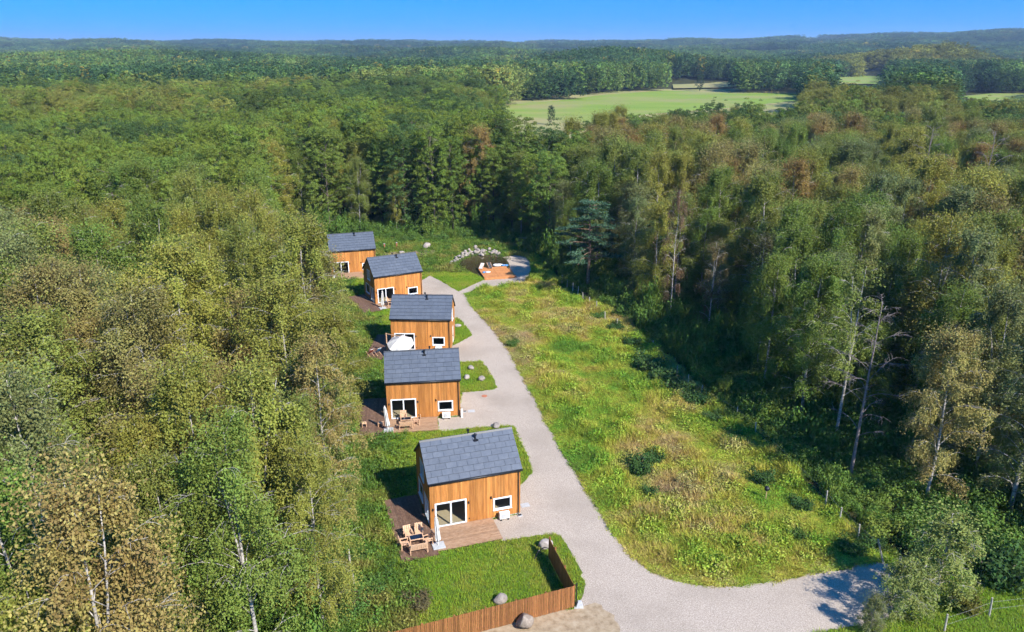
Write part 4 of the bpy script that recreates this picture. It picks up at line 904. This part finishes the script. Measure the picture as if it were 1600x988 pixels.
def special(name, proto, base_px, base_h, tint, label, h=None, top=None, wide=1.0, free=2.6, rz=None, cat='tree'):
    p = G(*base_px); hh = h or top_at(0, top, p[1]); SPECIAL.append((p[0], p[1], free)); return tree(name, proto, p, hh, base_h, tint, label, cat, None, rz, wide)
special('pine_tree', PINE, (918, 452), 14, (.072, .145, .078), 'blue-green spreading pine at the wood edge right of the meadow fence', top=312, wide=1.4, free=5)
special('spruce_tree', SPRUCE[0], (1006, 398), 17, (.042, .098, .032), 'left of two dark green spruces in the right wood', top=248, wide=1.0, free=3.5)
special('spruce_tree', SPRUCE[1], (1046, 408), 17, (.042, .098, .032), 'right of two dark green spruces in the right wood', top=262, wide=1.05, free=3.5)
special('pine_tree', PINE, (1018, 462), 14, (.065, .125, .05), 'slim green pine behind the spreading blue-green pine', top=315, wide=.55, free=3)
special('dead_tree', DEAD[0], (1327, 754), 16.5, (0, 0, 0), 'tall bare pinkish-grey tree at the right wood edge', top=470, wide=1.1, free=4)
special('thin_birch_tree', SPARSE[0], (1303, 700), 17, PAL['olive'], 'thin-leaved birch just behind the bare tree at the right wood edge', top=415, free=3)
special('thin_birch_tree', SPARSE[1], (1046, 506), 17, (.20, .13, .075), 'slender pinkish birch with pale trunk at the right wood edge', top=300, wide=.62, free=3)
special('thin_birch_tree', SPARSE[0], (1105, 535), 17, (.17, .13, .06), 'small brown half-bare birch at the wood edge beside the long hedge', top=378, wide=.95, free=4)
special('thin_birch_tree', SPARSE[1], (1180, 560), 17, (.12, .12, .05), 'leaning thin-leaved birch with white stem in the right wood', top=370, free=3)
special('dead_tree', DEAD[1], (1420, 420), 16.5, (0, 0, 0), 'bare white-limbed tree standing in the top of the right wood', top=198, free=3)
special('dead_tree', DEAD[0], (1510, 440), 16.5, (0, 0, 0), 'bare bluish-grey tree near the right edge of the picture', top=205, free=3, rz=2)
for k, (bx, by, tp, tone, wd_, l) in enumerate(((492, 905, 630, 'olive', 1.05, 'drooping olive birch at the wood edge left of the nearest deck'), (502, 800, 550, 'olive', 1.0, 'tall olive weeping birch at the wood edge level with the nearest cottage'), (505, 985, 710, 'yellow olive', 1.0, 'yellowish birch leaning over the weeds at the bottom of the left wood edge'),
        (508, 690, 490, 'olive', 1.05, 'weeping birch at the wood edge level with the second cottage'), (482, 575, 380, 'grey green', 1.1, 'grey-green weeping birch at the wood edge left of the middle cottage'), (428, 505, 335, 'grey green', 1.05, 'bluish-green birch at the wood edge left of the fourth cottage'))):
    special('birch_tree', BIRCH[(2, 6, 0, 4, 2, 6)[k]], (bx, by), 17, PAL[tone], l, top=tp, wide=wd_, free=3.2)
special('young_willow', YOUNG, (1458, 940), 7.2, (.27, .315, .085), 'tall grey-green young willow at the end of the gravel road', h=6.0, wide=1.5, free=1)
special('young_willow', WILLOW, (1405, 968), 5.6, (.25, .29, .08), 'low grey-green young willow spreading over the gravel road', h=3.9, wide=1.2, free=1)
special('young_willow', YOUNG, (1358, 990), 7.2, (.20, .22, .08), 'smallest young willow at the bottom edge of the gravel road', h=2.6, wide=1.2, free=1)
special('field_tree', ALDER[1], (861, 196), 19, (.030, .058, .026), 'lone dark round tree standing on the green field', top=166, wide=.95, free=5)
special('field_tree', ALDER[0], (1093, 143), 19, (.045, .080, .028), 'round tree at the left end of the straw field', top=119, wide=1.3, free=5)

# near woods, tree by tree
P = np.vstack([sample(-210, 230, 14, 215, 4.7, 21)])
P = P[~inside(P, CLEAR)]; P = P[in_frame(P)]; P = P[keep_free(P)]
for g in GAP: P = P[~inside(P, g)]
dst = np.hypot(P[:, 0], P[:, 1]); n1 = vnoise(P, 17, 3); n2 = vnoise(P, 6, 5); n3 = rng.random(len(P))
left = P[:, 0] < -12; back = (P[:, 1] > 128) & (P[:, 0] < 14+.0*P[:, 0]) & (P[:, 0] > -60)
is_birch = np.where(left & ~back, (P[:, 1]+14*(n1-.5)) < 104, np.where(back, n3 < .16, (P[:, 1]+50*(n1-.5)) < 190))
edge_r = dist_poly(P, [tuple(q) for q in WOODEDGE_R]); order = np.argsort(dst); LAND = [('the nearest cottage', hw(0, -2, 1)), ('the second cottage', hw(1, -2, 1)), ('the middle cottage', hw(2, -2, 1)), ('the fourth cottage', hw(3, -2, 1)), ('the farthest cottage', hw(4, 0, 3)), ('the pond', G(760, 395)[:2]), ('the blue-green pine', G(918, 452)[:2]), ('the tall bare tree', G(1327, 754)[:2]), ('the two spruces', G(1026, 400)[:2]), ('the young willows', G(1440, 992)[:2]), ('the left edge of the picture', (-42, 58)), ('the lone field tree', G(861, 196)[:2]), ('the bare white-limbed tree', G(1420, 420)[:2]), ('the brown fence', (-9, 36))]
ORD = ['closest', 'second closest', 'third closest', 'fourth closest', 'fifth closest', 'sixth closest', 'seventh closest', 'eighth closest']
rank = {}
nb_ = na_ = 0; rest = []
for i in order:
    x, y = P[i]; u, v, w = n1[i], n2[i], n3[i]; q = u*.5+v*.5+rng.normal(0, .13)
    if is_birch[i]:
        if left[i]: tone = 'brown' if q > .72 else 'yellow olive' if q > .53 else 'olive' if q > .41 else 'grey green' if q > .34 else 'green'
        else:
            q2 = q+(y-95)*.0022; tone = 'bronze' if q2 > .84 else 'brown' if q2 > .71 else 'yellow olive' if q2 > .58 else 'olive' if q2 > .45 else 'grey green' if q2 > .38 else 'green'
        h = (17.0 if left[i] else 17.4)*rng.uniform(.70, 1.16); proto = BIRCH[int(rng.integers(8))]; bh = 17; kind = 'birch'
    else:
        tone = 'fresh green' if q > .52 else 'green' if q > .36 else 'dark green'
        if not left[i] and y > 170: tone = 'dark green' if q < .6 else 'green'
        h = (19.5 if back[i] else 17.5)*rng.uniform(.78, 1.1); proto = ALDER[int(rng.integers(5))]; bh = 19; kind = 'alder'
    if x > 0 and edge_r[i] < 7: h *= .84
    wf = rng.uniform(.80, 1.16)
    c = np.array(PAL[tone])*rng.uniform(.85, 1.15)*np.array([rng.uniform(.93, 1.07), 1, 1])
    px, py = proj(x, y, h*.6); seen = -60 < px < 1660 and py < 1010 and proj(x, y, h)[1] < 975
    full = (kind == 'birch' and nb_ >= 300) or (kind == 'alder' and na_ >= 300)
    if not seen or full: rest.append((x, y, h/bh, kind, int(rng.integers(8 if kind == 'birch' else 5)), *c)); continue
    dl = [math.hypot(x-l[1][0], y-l[1][1]) for l in LAND]; k = int(np.argmin(dl)); hr_ = h/bh; key = (kind, LAND[k][0], tone, ('tall' if hr_ > (.98 if kind == 'birch' else .95) else 'low' if hr_ < .83 else 'mid-height')+(' broad' if wf > 1.04 else ' slim' if wf < .92 else '')); rank[key] = rank.get(key, []); rank[key].append((dl[k], None))
    side = 'left wood' if left[i] and y < 128 else 'wood behind the cottages' if back[i] else 'left wood' if x < 0 else 'right wood'
    t = tree('birch_tree' if kind == 'birch' else 'alder_tree', proto, (x, y), h, bh, c, '', 'tree', '%s %ss of the %s' % (tone, kind, side), None, wf)
    rank[key][-1] = (dl[k], t, side)
    if kind == 'birch': nb_ += 1
    else: na_ += 1
for (kind, land, tone, size), L_ in rank.items():
    L_.sort(key=lambda a: a[0])
    for k, (d, t, side) in enumerate(L_):
        if k < len(ORD): t['label'] = '%s %s %s %s to %s, in the %s' % (size, tone.replace(' ', '-'), kind, ORD[k] if len(L_) > 1 else 'nearest', land, side); t['label'] = t['label'] if len(t['label'].split()) <= 16 else t['label'].split(', in the')[0] 
        else: t['label'] = '%s %s %s deep in the %s, towards %s' % (size, tone.replace(' ', '-'), kind, side, land); t['group'] = t['label']
rest = [q for q in rest]
# the woods beyond: one mass
def gap_filter(Q):
    "keep the clearings free, with an uneven edge and a few trees strayed into them"
    w = np.column_stack([vnoise(Q[:, :2], 23, 301)-.5, vnoise(Q[:, :2], 23, 302)-.5])*np.array([34, 60]); r_ = np.random.default_rng(303); m = np.zeros(len(Q), bool)
    for g in GAP: m |= inside(Q[:, :2]+w, g)
    return Q[~(m & ~((r_.random(len(Q)) < .004) & (Q[:, 1] > 560)))]
def far_points(r0, r1, sfun, seed):
    r_ = np.random.default_rng(seed); out = []; r = r0
    while r < r1:
        s = sfun(r); n = int(1.36*r/s); a = np.linspace(-.68, .68, n)+r_.uniform(-.45, .45, n)*s/r; rr = r+r_.uniform(-.5, .5, n)*s; out.append(np.column_stack([np.sin(a)*rr, np.cos(a)*rr, np.full(n, s)])); r += s
    return np.vstack(out)
Q = far_points(150, 420, lambda r: max(4.6, r/62), 31); Q = Q[(Q[:, 1] > 215) & ~inside(Q[:, :2], CLEAR) & keep_free(Q[:, :2], 4) & in_frame(Q[:, :2], 10, 200, 100)]
Q = gap_filter(Q)
def lower(Q, base, hfac):
    "trees standing before the far clearings are young and low; returns height factors (0 = none stands there)"
    f = np.ones(len(Q)); zb = terr(Q[:, 0], Q[:, 1])
    for x0, x1, row, far in ((1046, 1150, 141, 840), (1300, 1395, 133, 940), (1488, 1650, 156, 640), (1100, 1262, 158, 600)):
        px, pt = proj(Q[:, 0], Q[:, 1], zb+base*hfac); _, pb = proj(Q[:, 0], Q[:, 1], zb); m = (px > x0) & (px < x1) & (pt < row) & (Q[:, 1] < far) & (pb > row-9)
        f[m] = np.minimum(f[m], np.clip((pb[m]-row)/np.maximum(pb[m]-pt[m], .1), 0, 1))
    return np.where(f < .3, 0, f)
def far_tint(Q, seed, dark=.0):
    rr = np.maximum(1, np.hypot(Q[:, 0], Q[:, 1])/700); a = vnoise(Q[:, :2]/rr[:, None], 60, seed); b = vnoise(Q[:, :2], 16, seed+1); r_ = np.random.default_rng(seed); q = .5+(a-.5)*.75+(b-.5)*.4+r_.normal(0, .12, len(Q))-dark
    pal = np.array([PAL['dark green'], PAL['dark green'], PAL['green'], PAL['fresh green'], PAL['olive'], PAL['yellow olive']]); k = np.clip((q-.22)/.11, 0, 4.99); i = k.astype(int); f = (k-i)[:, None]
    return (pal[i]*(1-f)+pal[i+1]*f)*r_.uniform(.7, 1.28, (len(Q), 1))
lo = lower(Q, 19, 1.12); Q = Q[lo > 0]; lo = lo[lo > 0]; tf = far_tint(Q, 61, .02); brownish = (Q[:, 0] > 20) & (Q[:, 1] < 300); tf[(Q[:, 0] > 60) & (Q[:, 1] > 230)] *= .8
rs = np.random.default_rng(9); n = len(Q); restA = np.array([q for q in [(x, y, s, k == 'birch', i, r, g, b) for x, y, s, k, i, r, g, b in rest]])
allc = BIRCH+ALDER; crowns = proto_collection('wood_crowns', [c for _, c in allc]); trunks = proto_collection('wood_trunks', [t for t, _ in allc])
birchy = (rs.random(n) < np.where(brownish, .5, .32)); tf[birchy & brownish] = np.array(PAL['yellow olive'])*rs.uniform(.7, 1.1, ((birchy & brownish).sum(), 1))
idx = np.where(birchy, rs.integers(0, 8, n), 8+rs.integers(0, 5, n)); sc = rs.uniform(.68, 1.15, n)*lo; wd = np.maximum(1, Q[:, 2]*.66/3.1)
PP = np.vstack([np.column_stack([Q[:, 0], Q[:, 1], np.zeros(n)]), np.column_stack([restA[:, 0], restA[:, 1], np.zeros(len(restA))])])
SS = np.vstack([np.column_stack([sc*wd, sc*wd, sc*.97]), np.repeat(restA[:, 2:3], 3, 1)]); II = np.concatenate([idx, np.where(restA[:, 3] > .5, restA[:, 4], restA[:, 4]+8)]); TT = np.vstack([tf, restA[:, 5:8]]); RR = np.zeros_like(PP); RR[:, 2] = rs.uniform(0, 6.28, len(PP))
scatter('wood', PP, RR, SS, II, TT, crowns, 'close canopy of green and olive trees in the middle distance', 'wood', trunks)
Q = far_points(415, 5200, lambda r: max(6.2, r/128), 41)
Q = gap_filter(Q)
Q = Q[keep_free(Q[:, :2], 5)]
openpatch = (vnoise(Q[:, :2]*[1, .5], 210, 77) > .73) & (np.hypot(Q[:, 0], Q[:, 1]) > 800); Q = Q[~openpatch]; lo = lower(Q, 16, 1.5); Q = Q[lo > 0]; lo = lo[lo > 0]; n = len(Q)
tf = far_tint(Q, 71, .16)*np.array([.82, .95, 1.15]); sunlit_hill = np.exp(-((Q[:, 0]-590)/210)**2-((Q[:, 1]-1020)/110)**2) > .3; tf[sunlit_hill] = (np.array([.25, .255, .045])*rs.uniform(.6, 1.2, (sunlit_hill.sum(), 1))); fl = np.where(rs.random(n) < .012)[0]; tf[fl] = np.array(PAL['gold'])  # yellow sunlight on the hill wood is put into its leaf tint
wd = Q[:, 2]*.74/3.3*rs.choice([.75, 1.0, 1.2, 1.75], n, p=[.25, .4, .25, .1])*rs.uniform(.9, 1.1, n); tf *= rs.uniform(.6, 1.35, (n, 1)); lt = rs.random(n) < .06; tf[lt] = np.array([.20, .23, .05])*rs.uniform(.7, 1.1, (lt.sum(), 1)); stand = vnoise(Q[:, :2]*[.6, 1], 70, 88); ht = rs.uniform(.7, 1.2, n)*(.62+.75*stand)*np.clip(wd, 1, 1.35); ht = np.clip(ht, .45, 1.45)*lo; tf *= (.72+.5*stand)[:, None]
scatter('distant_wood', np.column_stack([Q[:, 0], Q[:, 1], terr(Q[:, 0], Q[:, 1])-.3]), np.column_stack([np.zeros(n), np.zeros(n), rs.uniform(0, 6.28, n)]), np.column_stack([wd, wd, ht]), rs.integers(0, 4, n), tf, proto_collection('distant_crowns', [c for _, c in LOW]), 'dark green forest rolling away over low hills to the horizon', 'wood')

# ------------------------------------------------------------------ shrubs, one by one
def shrub(px, py, w, h, tint, label, k=0, group=None):
    p = G(px, py); SPECIAL.append((p[0], p[1], w*.4)); e = empty('shrub', (p[0], p[1], 0), rng.uniform(0, 6)); e.scale = (w/2.2, w/2.2, h/1.35); tag(e, label, 'shrub', group); link('stem', SHRUB[k % 3][0], e); c = link('foliage', SHRUB[k % 3][1], e); c['tint'] = tint
DG, MG = (.060, .125, .034), (.105, .195, .042)
for px, py, w, h, l in ((1000, 738, 3.0, 2.0, 'largest dark shrub in the middle of the meadow'), (1022, 722, 2.4, 1.7, 'dark shrub touching the far right of the largest meadow shrub'), (1016, 775, 1.8, 1.2, 'small dark shrub below the largest meadow shrub'), (800, 540, 2.0, 1.1, 'round green shrub beside the road in the upper meadow'),
        (1192, 752, 2.6, 1.9, 'leafy green shrub behind the dark ball in the meadow'), (1252, 792, 2.4, 1.4, 'dark shrub near the fence in the lower right meadow'), (1248, 840, 1.8, 1.1, 'bluish shrub in the lower right corner of the meadow'), (900, 520, 2.2, .9, 'low dark shrub in the upper part of the meadow'),
        (1010, 575, 4.6, 2.7, 'upper left shrub of the long hedge along the meadow fence'), (1035, 595, 4.6, 2.8, 'second shrub of the long hedge along the meadow fence'), (1060, 612, 4.2, 2.4, 'third shrub of the long hedge along the meadow fence'), (1084, 630, 3.6, 2.1, 'lowest shrub of the long hedge along the meadow fence'), (985, 540, 3.0, 1.6, 'dark shrub just above the long hedge'), (962, 515, 3.2, 1.5, 'low dark shrub by the fence posts above the hedge'), (935, 497, 3.0, 1.3, 'topmost low shrub on the meadow side of the fence'),
        (1115, 655, 2.6, 1.3, 'low green shrub below the end of the hedge'), (1150, 690, 2.6, 1.3, 'green shrub by the fence halfway down the meadow'), (1560, 905, 5.5, 4.0, 'broad dark glossy shrub at the right edge of the picture'), (1510, 955, 2.6, 1.8, 'yellow-green shrub right of the young willows'), (1330, 860, 2.8, 1.5, 'green shrub at the lower end of the meadow fence'), (1365, 850, 2.4, 1.6, 'dark green shrub behind the leaning fence post'),
        (655, 945, 2.6, 1.2, 'pale bushy weed behind the brown fence on the left'), (575, 925, 3.0, 1.3, 'green shrub at the fence posts left of the nearest deck'), (540, 965, 3.2, 1.5, 'green shrub in the bottom corner beside the left wood'), (560, 870, 2.6, 1.3, 'green shrub left of the nearest deck'), (600, 960, 2.6, 1.0, 'yellowish weedy shrub near the bottom edge'),
        (505, 362, 4.5, 4.0, 'bright green shrub behind the farthest cottage roof'), (545, 358, 5.0, 4.5, 'tall bright shrub peering over the farthest cottage'), (640, 378, 4.0, 2.0, 'green shrub right of the reddish posts'), (690, 375, 4.5, 2.2, 'rounded green shrub at the back of the lawn'), (725, 372, 4.0, 2.4, 'green shrub at the foot of the back wood above the pond'), (765, 385, 3.4, 1.8, 'green shrub above the pond stones')):
    dark = 'dark' in l or 'hedge' in l; shrub(px, py, w, h, tuple(np.array((.095, .18, .05) if 'hedge' in l and 'above' not in l else DG if dark else (.15, .15, .03) if 'yellow' in l else (.15, .13, .06) if 'pale' in l else MG)*rng.uniform(.9, 1.15)), l, int(rng.integers(3)))

# ------------------------------------------------------------------ grass, herbs, undergrowth
GR = [tuft_mesh(600+k, 16, .20, .16, .012, .6) for k in range(3)]+[tuft_mesh(610+k, 16, .55, .22, .018, .7) for k in range(3)]+[herb_mesh(620+k, 34, .5, .30, .075) for k in range(3)]
grass_c = proto_collection('grass_plants', GR)
def open_ground(P):
    ok = inside(P, OPEN) & ~inside(P, ROAD) & ~inside(P, POND) & ~inside(P, SANDY)
    for d in DECKS: ok &= ~inside(P, d)
    for x, y in STONES: ok &= np.hypot(P[:, 0]-x, P[:, 1]-y) > .75
    c, s = math.cos(-ja), math.sin(-ja); dx, dy = P[:, 0]-J0.x, P[:, 1]-J0.y; jx, jy = dx*c-dy*s, dx*s+dy*c; ok &= ~((jx > -.1) & (jx < JW+.5) & (jy > -.1) & (jy < JD+.1)); return ok
def grow(name, P, idxs, hs, tint, label, cat):
    n = len(P); r_ = np.random.default_rng(n); rot = np.column_stack([r_.normal(0, .12, n), r_.normal(0, .12, n), r_.uniform(0, 6.28, n)]); w = r_.uniform(.8, 1.35, n); scatter(name, np.column_stack([P, np.zeros(n)]), rot, np.column_stack([w*hs[:, 1], w*hs[:, 1], hs[:, 0]]), idxs, tint, grass_c, label, cat)
def pick(q, stops):
    ks = np.array([s[0] for s in stops]); cs = np.array([s[1] for s in stops]); return np.column_stack([np.interp(q, ks, cs[:, a]) for a in range(3)])
gr = np.random.default_rng(77)
P = sample(-35, 46, 30, 150, .205, 81); P = P[in_frame(P, 0, 20, 20)]; P = P[open_ground(P)]; mead = inside(P, MEADOW)
# lawn: short, bright
L_ = P[~mead]; ed = dist_poly(L_, [tuple(q) for q in el]); wild = np.clip(1-ed/5.5, 0, 1)+(L_[:, 1] > 118)*.45+np.clip((45-L_[:, 1])/6, 0, 1)*(L_[:, 0] < -6); tr = inside(L_, TRACK); keepm = ~(tr & (gr.random(len(L_)) < .8)); L_ = L_[keepm]; wild = wild[keepm]
q = vnoise(L_, 2.6, 11)*.5+vnoise(L_, .8, 12)*.3+gr.random(len(L_))*.3; wt = gr.random(len(L_)) < wild*.75
tint = pick(q, [(.2, (.185, .330, .026)), (.5, (.265, .385, .030)), (.75, (.345, .385, .045)), (1.0, (.42, .36, .11))]); 
qi = np.where(wt, np.where(gr.random(len(L_)) < .5, 6, 3), 0)+gr.integers(0, 3, len(L_)); hs = np.column_stack([np.where(wt, gr.uniform(.6, 1.6, len(L_)), gr.uniform(.6, 1.25, len(L_))), np.where(wt, 1.1, 1.0)])
wq = vnoise(L_, 1.7, 14); tint[wt] = pick(wq[wt], [(.2, (.11, .20, .034)), (.5, (.18, .26, .04)), (.8, (.26, .25, .06))])*gr.uniform(.8, 1.2, (wt.sum(), 1))
grow('lawn_grass', L_, qi, hs, tint, 'bright short lawn grass round the cottages', 'grass')
# meadow: tall and mixed
P2 = np.vstack([P[mead], P[mead]+gr.normal(0, .1, (mead.sum(), 2))]); P2 = P2[gr.random(len(P2)) < .8]; P2 = P2[open_ground(P2) & keep_free(P2, 0)]
q = vnoise(P2, 6.5, 21)*.45+vnoise(P2, 1.8, 22)*.35+gr.random(len(P2))*.2; big = vnoise(P2, 1.3, 23)
tint = pick(q, [(.22, (.165, .29, .036)), (.38, (.30, .39, .042)), (.5, (.42, .425, .055)), (.6, (.50, .43, .085)), (.7, (.52, .39, .14)), (.85, (.44, .31, .17))])*gr.uniform(.78, 1.2, (len(P2), 1))
herb = (vnoise(P2, 1.1, 24)+gr.normal(0, .15, len(P2))) > .58; qi = np.where(herb, 6, 3)+gr.integers(0, 3, len(P2)); rd = np.clip(dist_poly(P2, road_px_right)/2.0, .25, 1); hs = np.column_stack([(.45+1.6*big**1.6)*gr.uniform(.55, 1.25, len(P2))*rd, .8+.5*big]); tint[herb] *= np.array([.82, .98, .9])
grow('meadow_growth', P2, qi, hs, tint, 'tall mixed grass and herbs of the meadow right of the gravel road', 'meadow')
# reeds and weeds round the pond
pa = np.array(POND); k = gr.integers(0, len(pa), 60); RP = pa[k]+gr.normal(0, .4, (60, 2)); ctr = pa.mean(0); RP = RP[(RP[:, 1] > ctr[1]-3.2) & ~inside(RP, ROAD)]
isl = np.column_stack([gr.normal(G(779, 404)[0], 1.0, 30), gr.normal(G(779, 404)[1], .9, 30)]); RP = np.vstack([RP, isl])
grow('pond_reeds', RP, 3+gr.integers(0, 3, len(RP)), np.column_stack([gr.uniform(.6, 1.5, len(RP)), np.full(len(RP), .6)]), pick(gr.random(len(RP)), [(0, (.06, .12, .03)), (1, (.14, .15, .05))]), 'green reeds and weeds round the edge of the pond', 'reeds')
# undergrowth along the foot of the woods
U = sample(-60, 70, 28, 175, 1.25, 91); U = U[in_frame(U, 1, 60, 60)]; band = dist_poly(U, CLEAR[:len(el)+4+len(WOODEDGE_R)]); inC = inside(U, CLEAR); far_in = ~inC & (band < 16); fringe = inC & ~inside(U, OPEN); fi = far_in[(far_in | fringe)]; U = U[(far_in | fringe)]; U = U[~inside(U, ROAD)]
for d in DECKS: U = U[~inside(U, d)]
for k in range(5): U = U[~inside(U, [hw(k, -.5, -.3), hw(k, 7.6, -.3), hw(k, 7.6, 5.6), hw(k, -.5, 5.6)])]
n = len(U); big = (gr.random(n) < np.where(inside(U, CLEAR) & (U[:, 0] < 0), 0, .42)); hgt = gr.uniform(.5, 1.25, n)*(1+1.0*(vnoise(U, 5, 95) > .55))*np.where(big, gr.uniform(1.5, 2.6, n), 1); wdt = gr.uniform(.6, 1.0, n)*np.where(big, 1.9, 1); scatter('undergrowth', np.column_stack([U, np.zeros(n)]), np.column_stack([np.zeros(n), np.zeros(n), gr.uniform(0, 6.28, n)]), np.column_stack([wdt, wdt, hgt]), gr.integers(0, 3, n), pick(gr.random(n)*.6+vnoise(U, 7, 96)*.4, [(.1, (.085, .17, .036)), (.6, (.13, .23, .042)), (1, (.22, .27, .05))]), proto_collection('undergrowth_bush', [c for _, c in SHRUB]), 'low green undergrowth along the foot of the woods', 'undergrowth')

# ------------------------------------------------------------------ far houses
def far_house(px, py, w, h, label, wallm, roofm, z=None):
    p = G(px, py) if z is None else (z[0], z[1], z[2]); e = empty('distant_house', p, rng.uniform(-.4, .4)); tag(e, label, 'house'); b = MB().box(-w/2, w/2, -w*.35, w*.35, 0, h)
    link('wall', b.mesh('wall', wallm), e); rb = MB().add([(-w/2-.4, -w*.35-.4, h), (w/2+.4, -w*.35-.4, h), (w/2+.4, w*.35+.4, h), (-w/2-.4, w*.35+.4, h), (-w/2-.4, 0, h+w*.3), (w/2+.4, 0, h+w*.3)], [(0, 1, 5, 4), (2, 3, 4, 5), (1, 2, 5), (3, 0, 4), (3, 2, 1, 0)]); link('roof', rb.mesh('roof', roofm), e)
    for s in (-1, 1): link('window', cached(('fwin', w), lambda: MB().box(-w*.07, w*.07, -.05, .05, 0, 1.5).mesh('window', M['glasstop'])), e, (s*w*.25, -w*.35, h*.4))
for px, yy, hz, w, h, l, wm, rm in ((481, 700, 4, 10, 6, 'left of the tiny white houses among the distant trees', 'render', 'roof'), (500, 720, 3, 11, 6, 'right of the tiny white houses among the distant trees', 'render', 'roof'), (1443, 905, 3, 8, 7, 'tiny pinkish house on the yellowish wooded slope', 'render', 'terracotta')):
    d = yy*math.cos(PITCH)+CAM_H*math.sin(PITCH); x = (px-800)/FPX*d; far_house(0, 0, w, h, l, M[wm], M[rm], (x, yy, float(terr(x, yy))+hz))

# ------------------------------------------------------------------ air
hz = link('haze', MB().box(-15000, 15000, -15000, 15000, -8, 190).mesh('haze', M['floor'])); hz.data.materials.clear(); tag(hz, kind='stuff'); hz.display_type = 'WIRE'
hm = bpy.data.materials.new('haze'); t, N, L = nodes(hm); ho = N('ShaderNodeOutputMaterial'); pv = N('ShaderNodeVolumePrincipled'); pv.inputs['Color'].default_value = (.50, .72, 1, 1); pv.inputs['Density'].default_value = .00012; pv.inputs['Anisotropy'].default_value = .1
L(pv.outputs[0], ho.inputs['Volume']); hz.data.materials.append(hm)
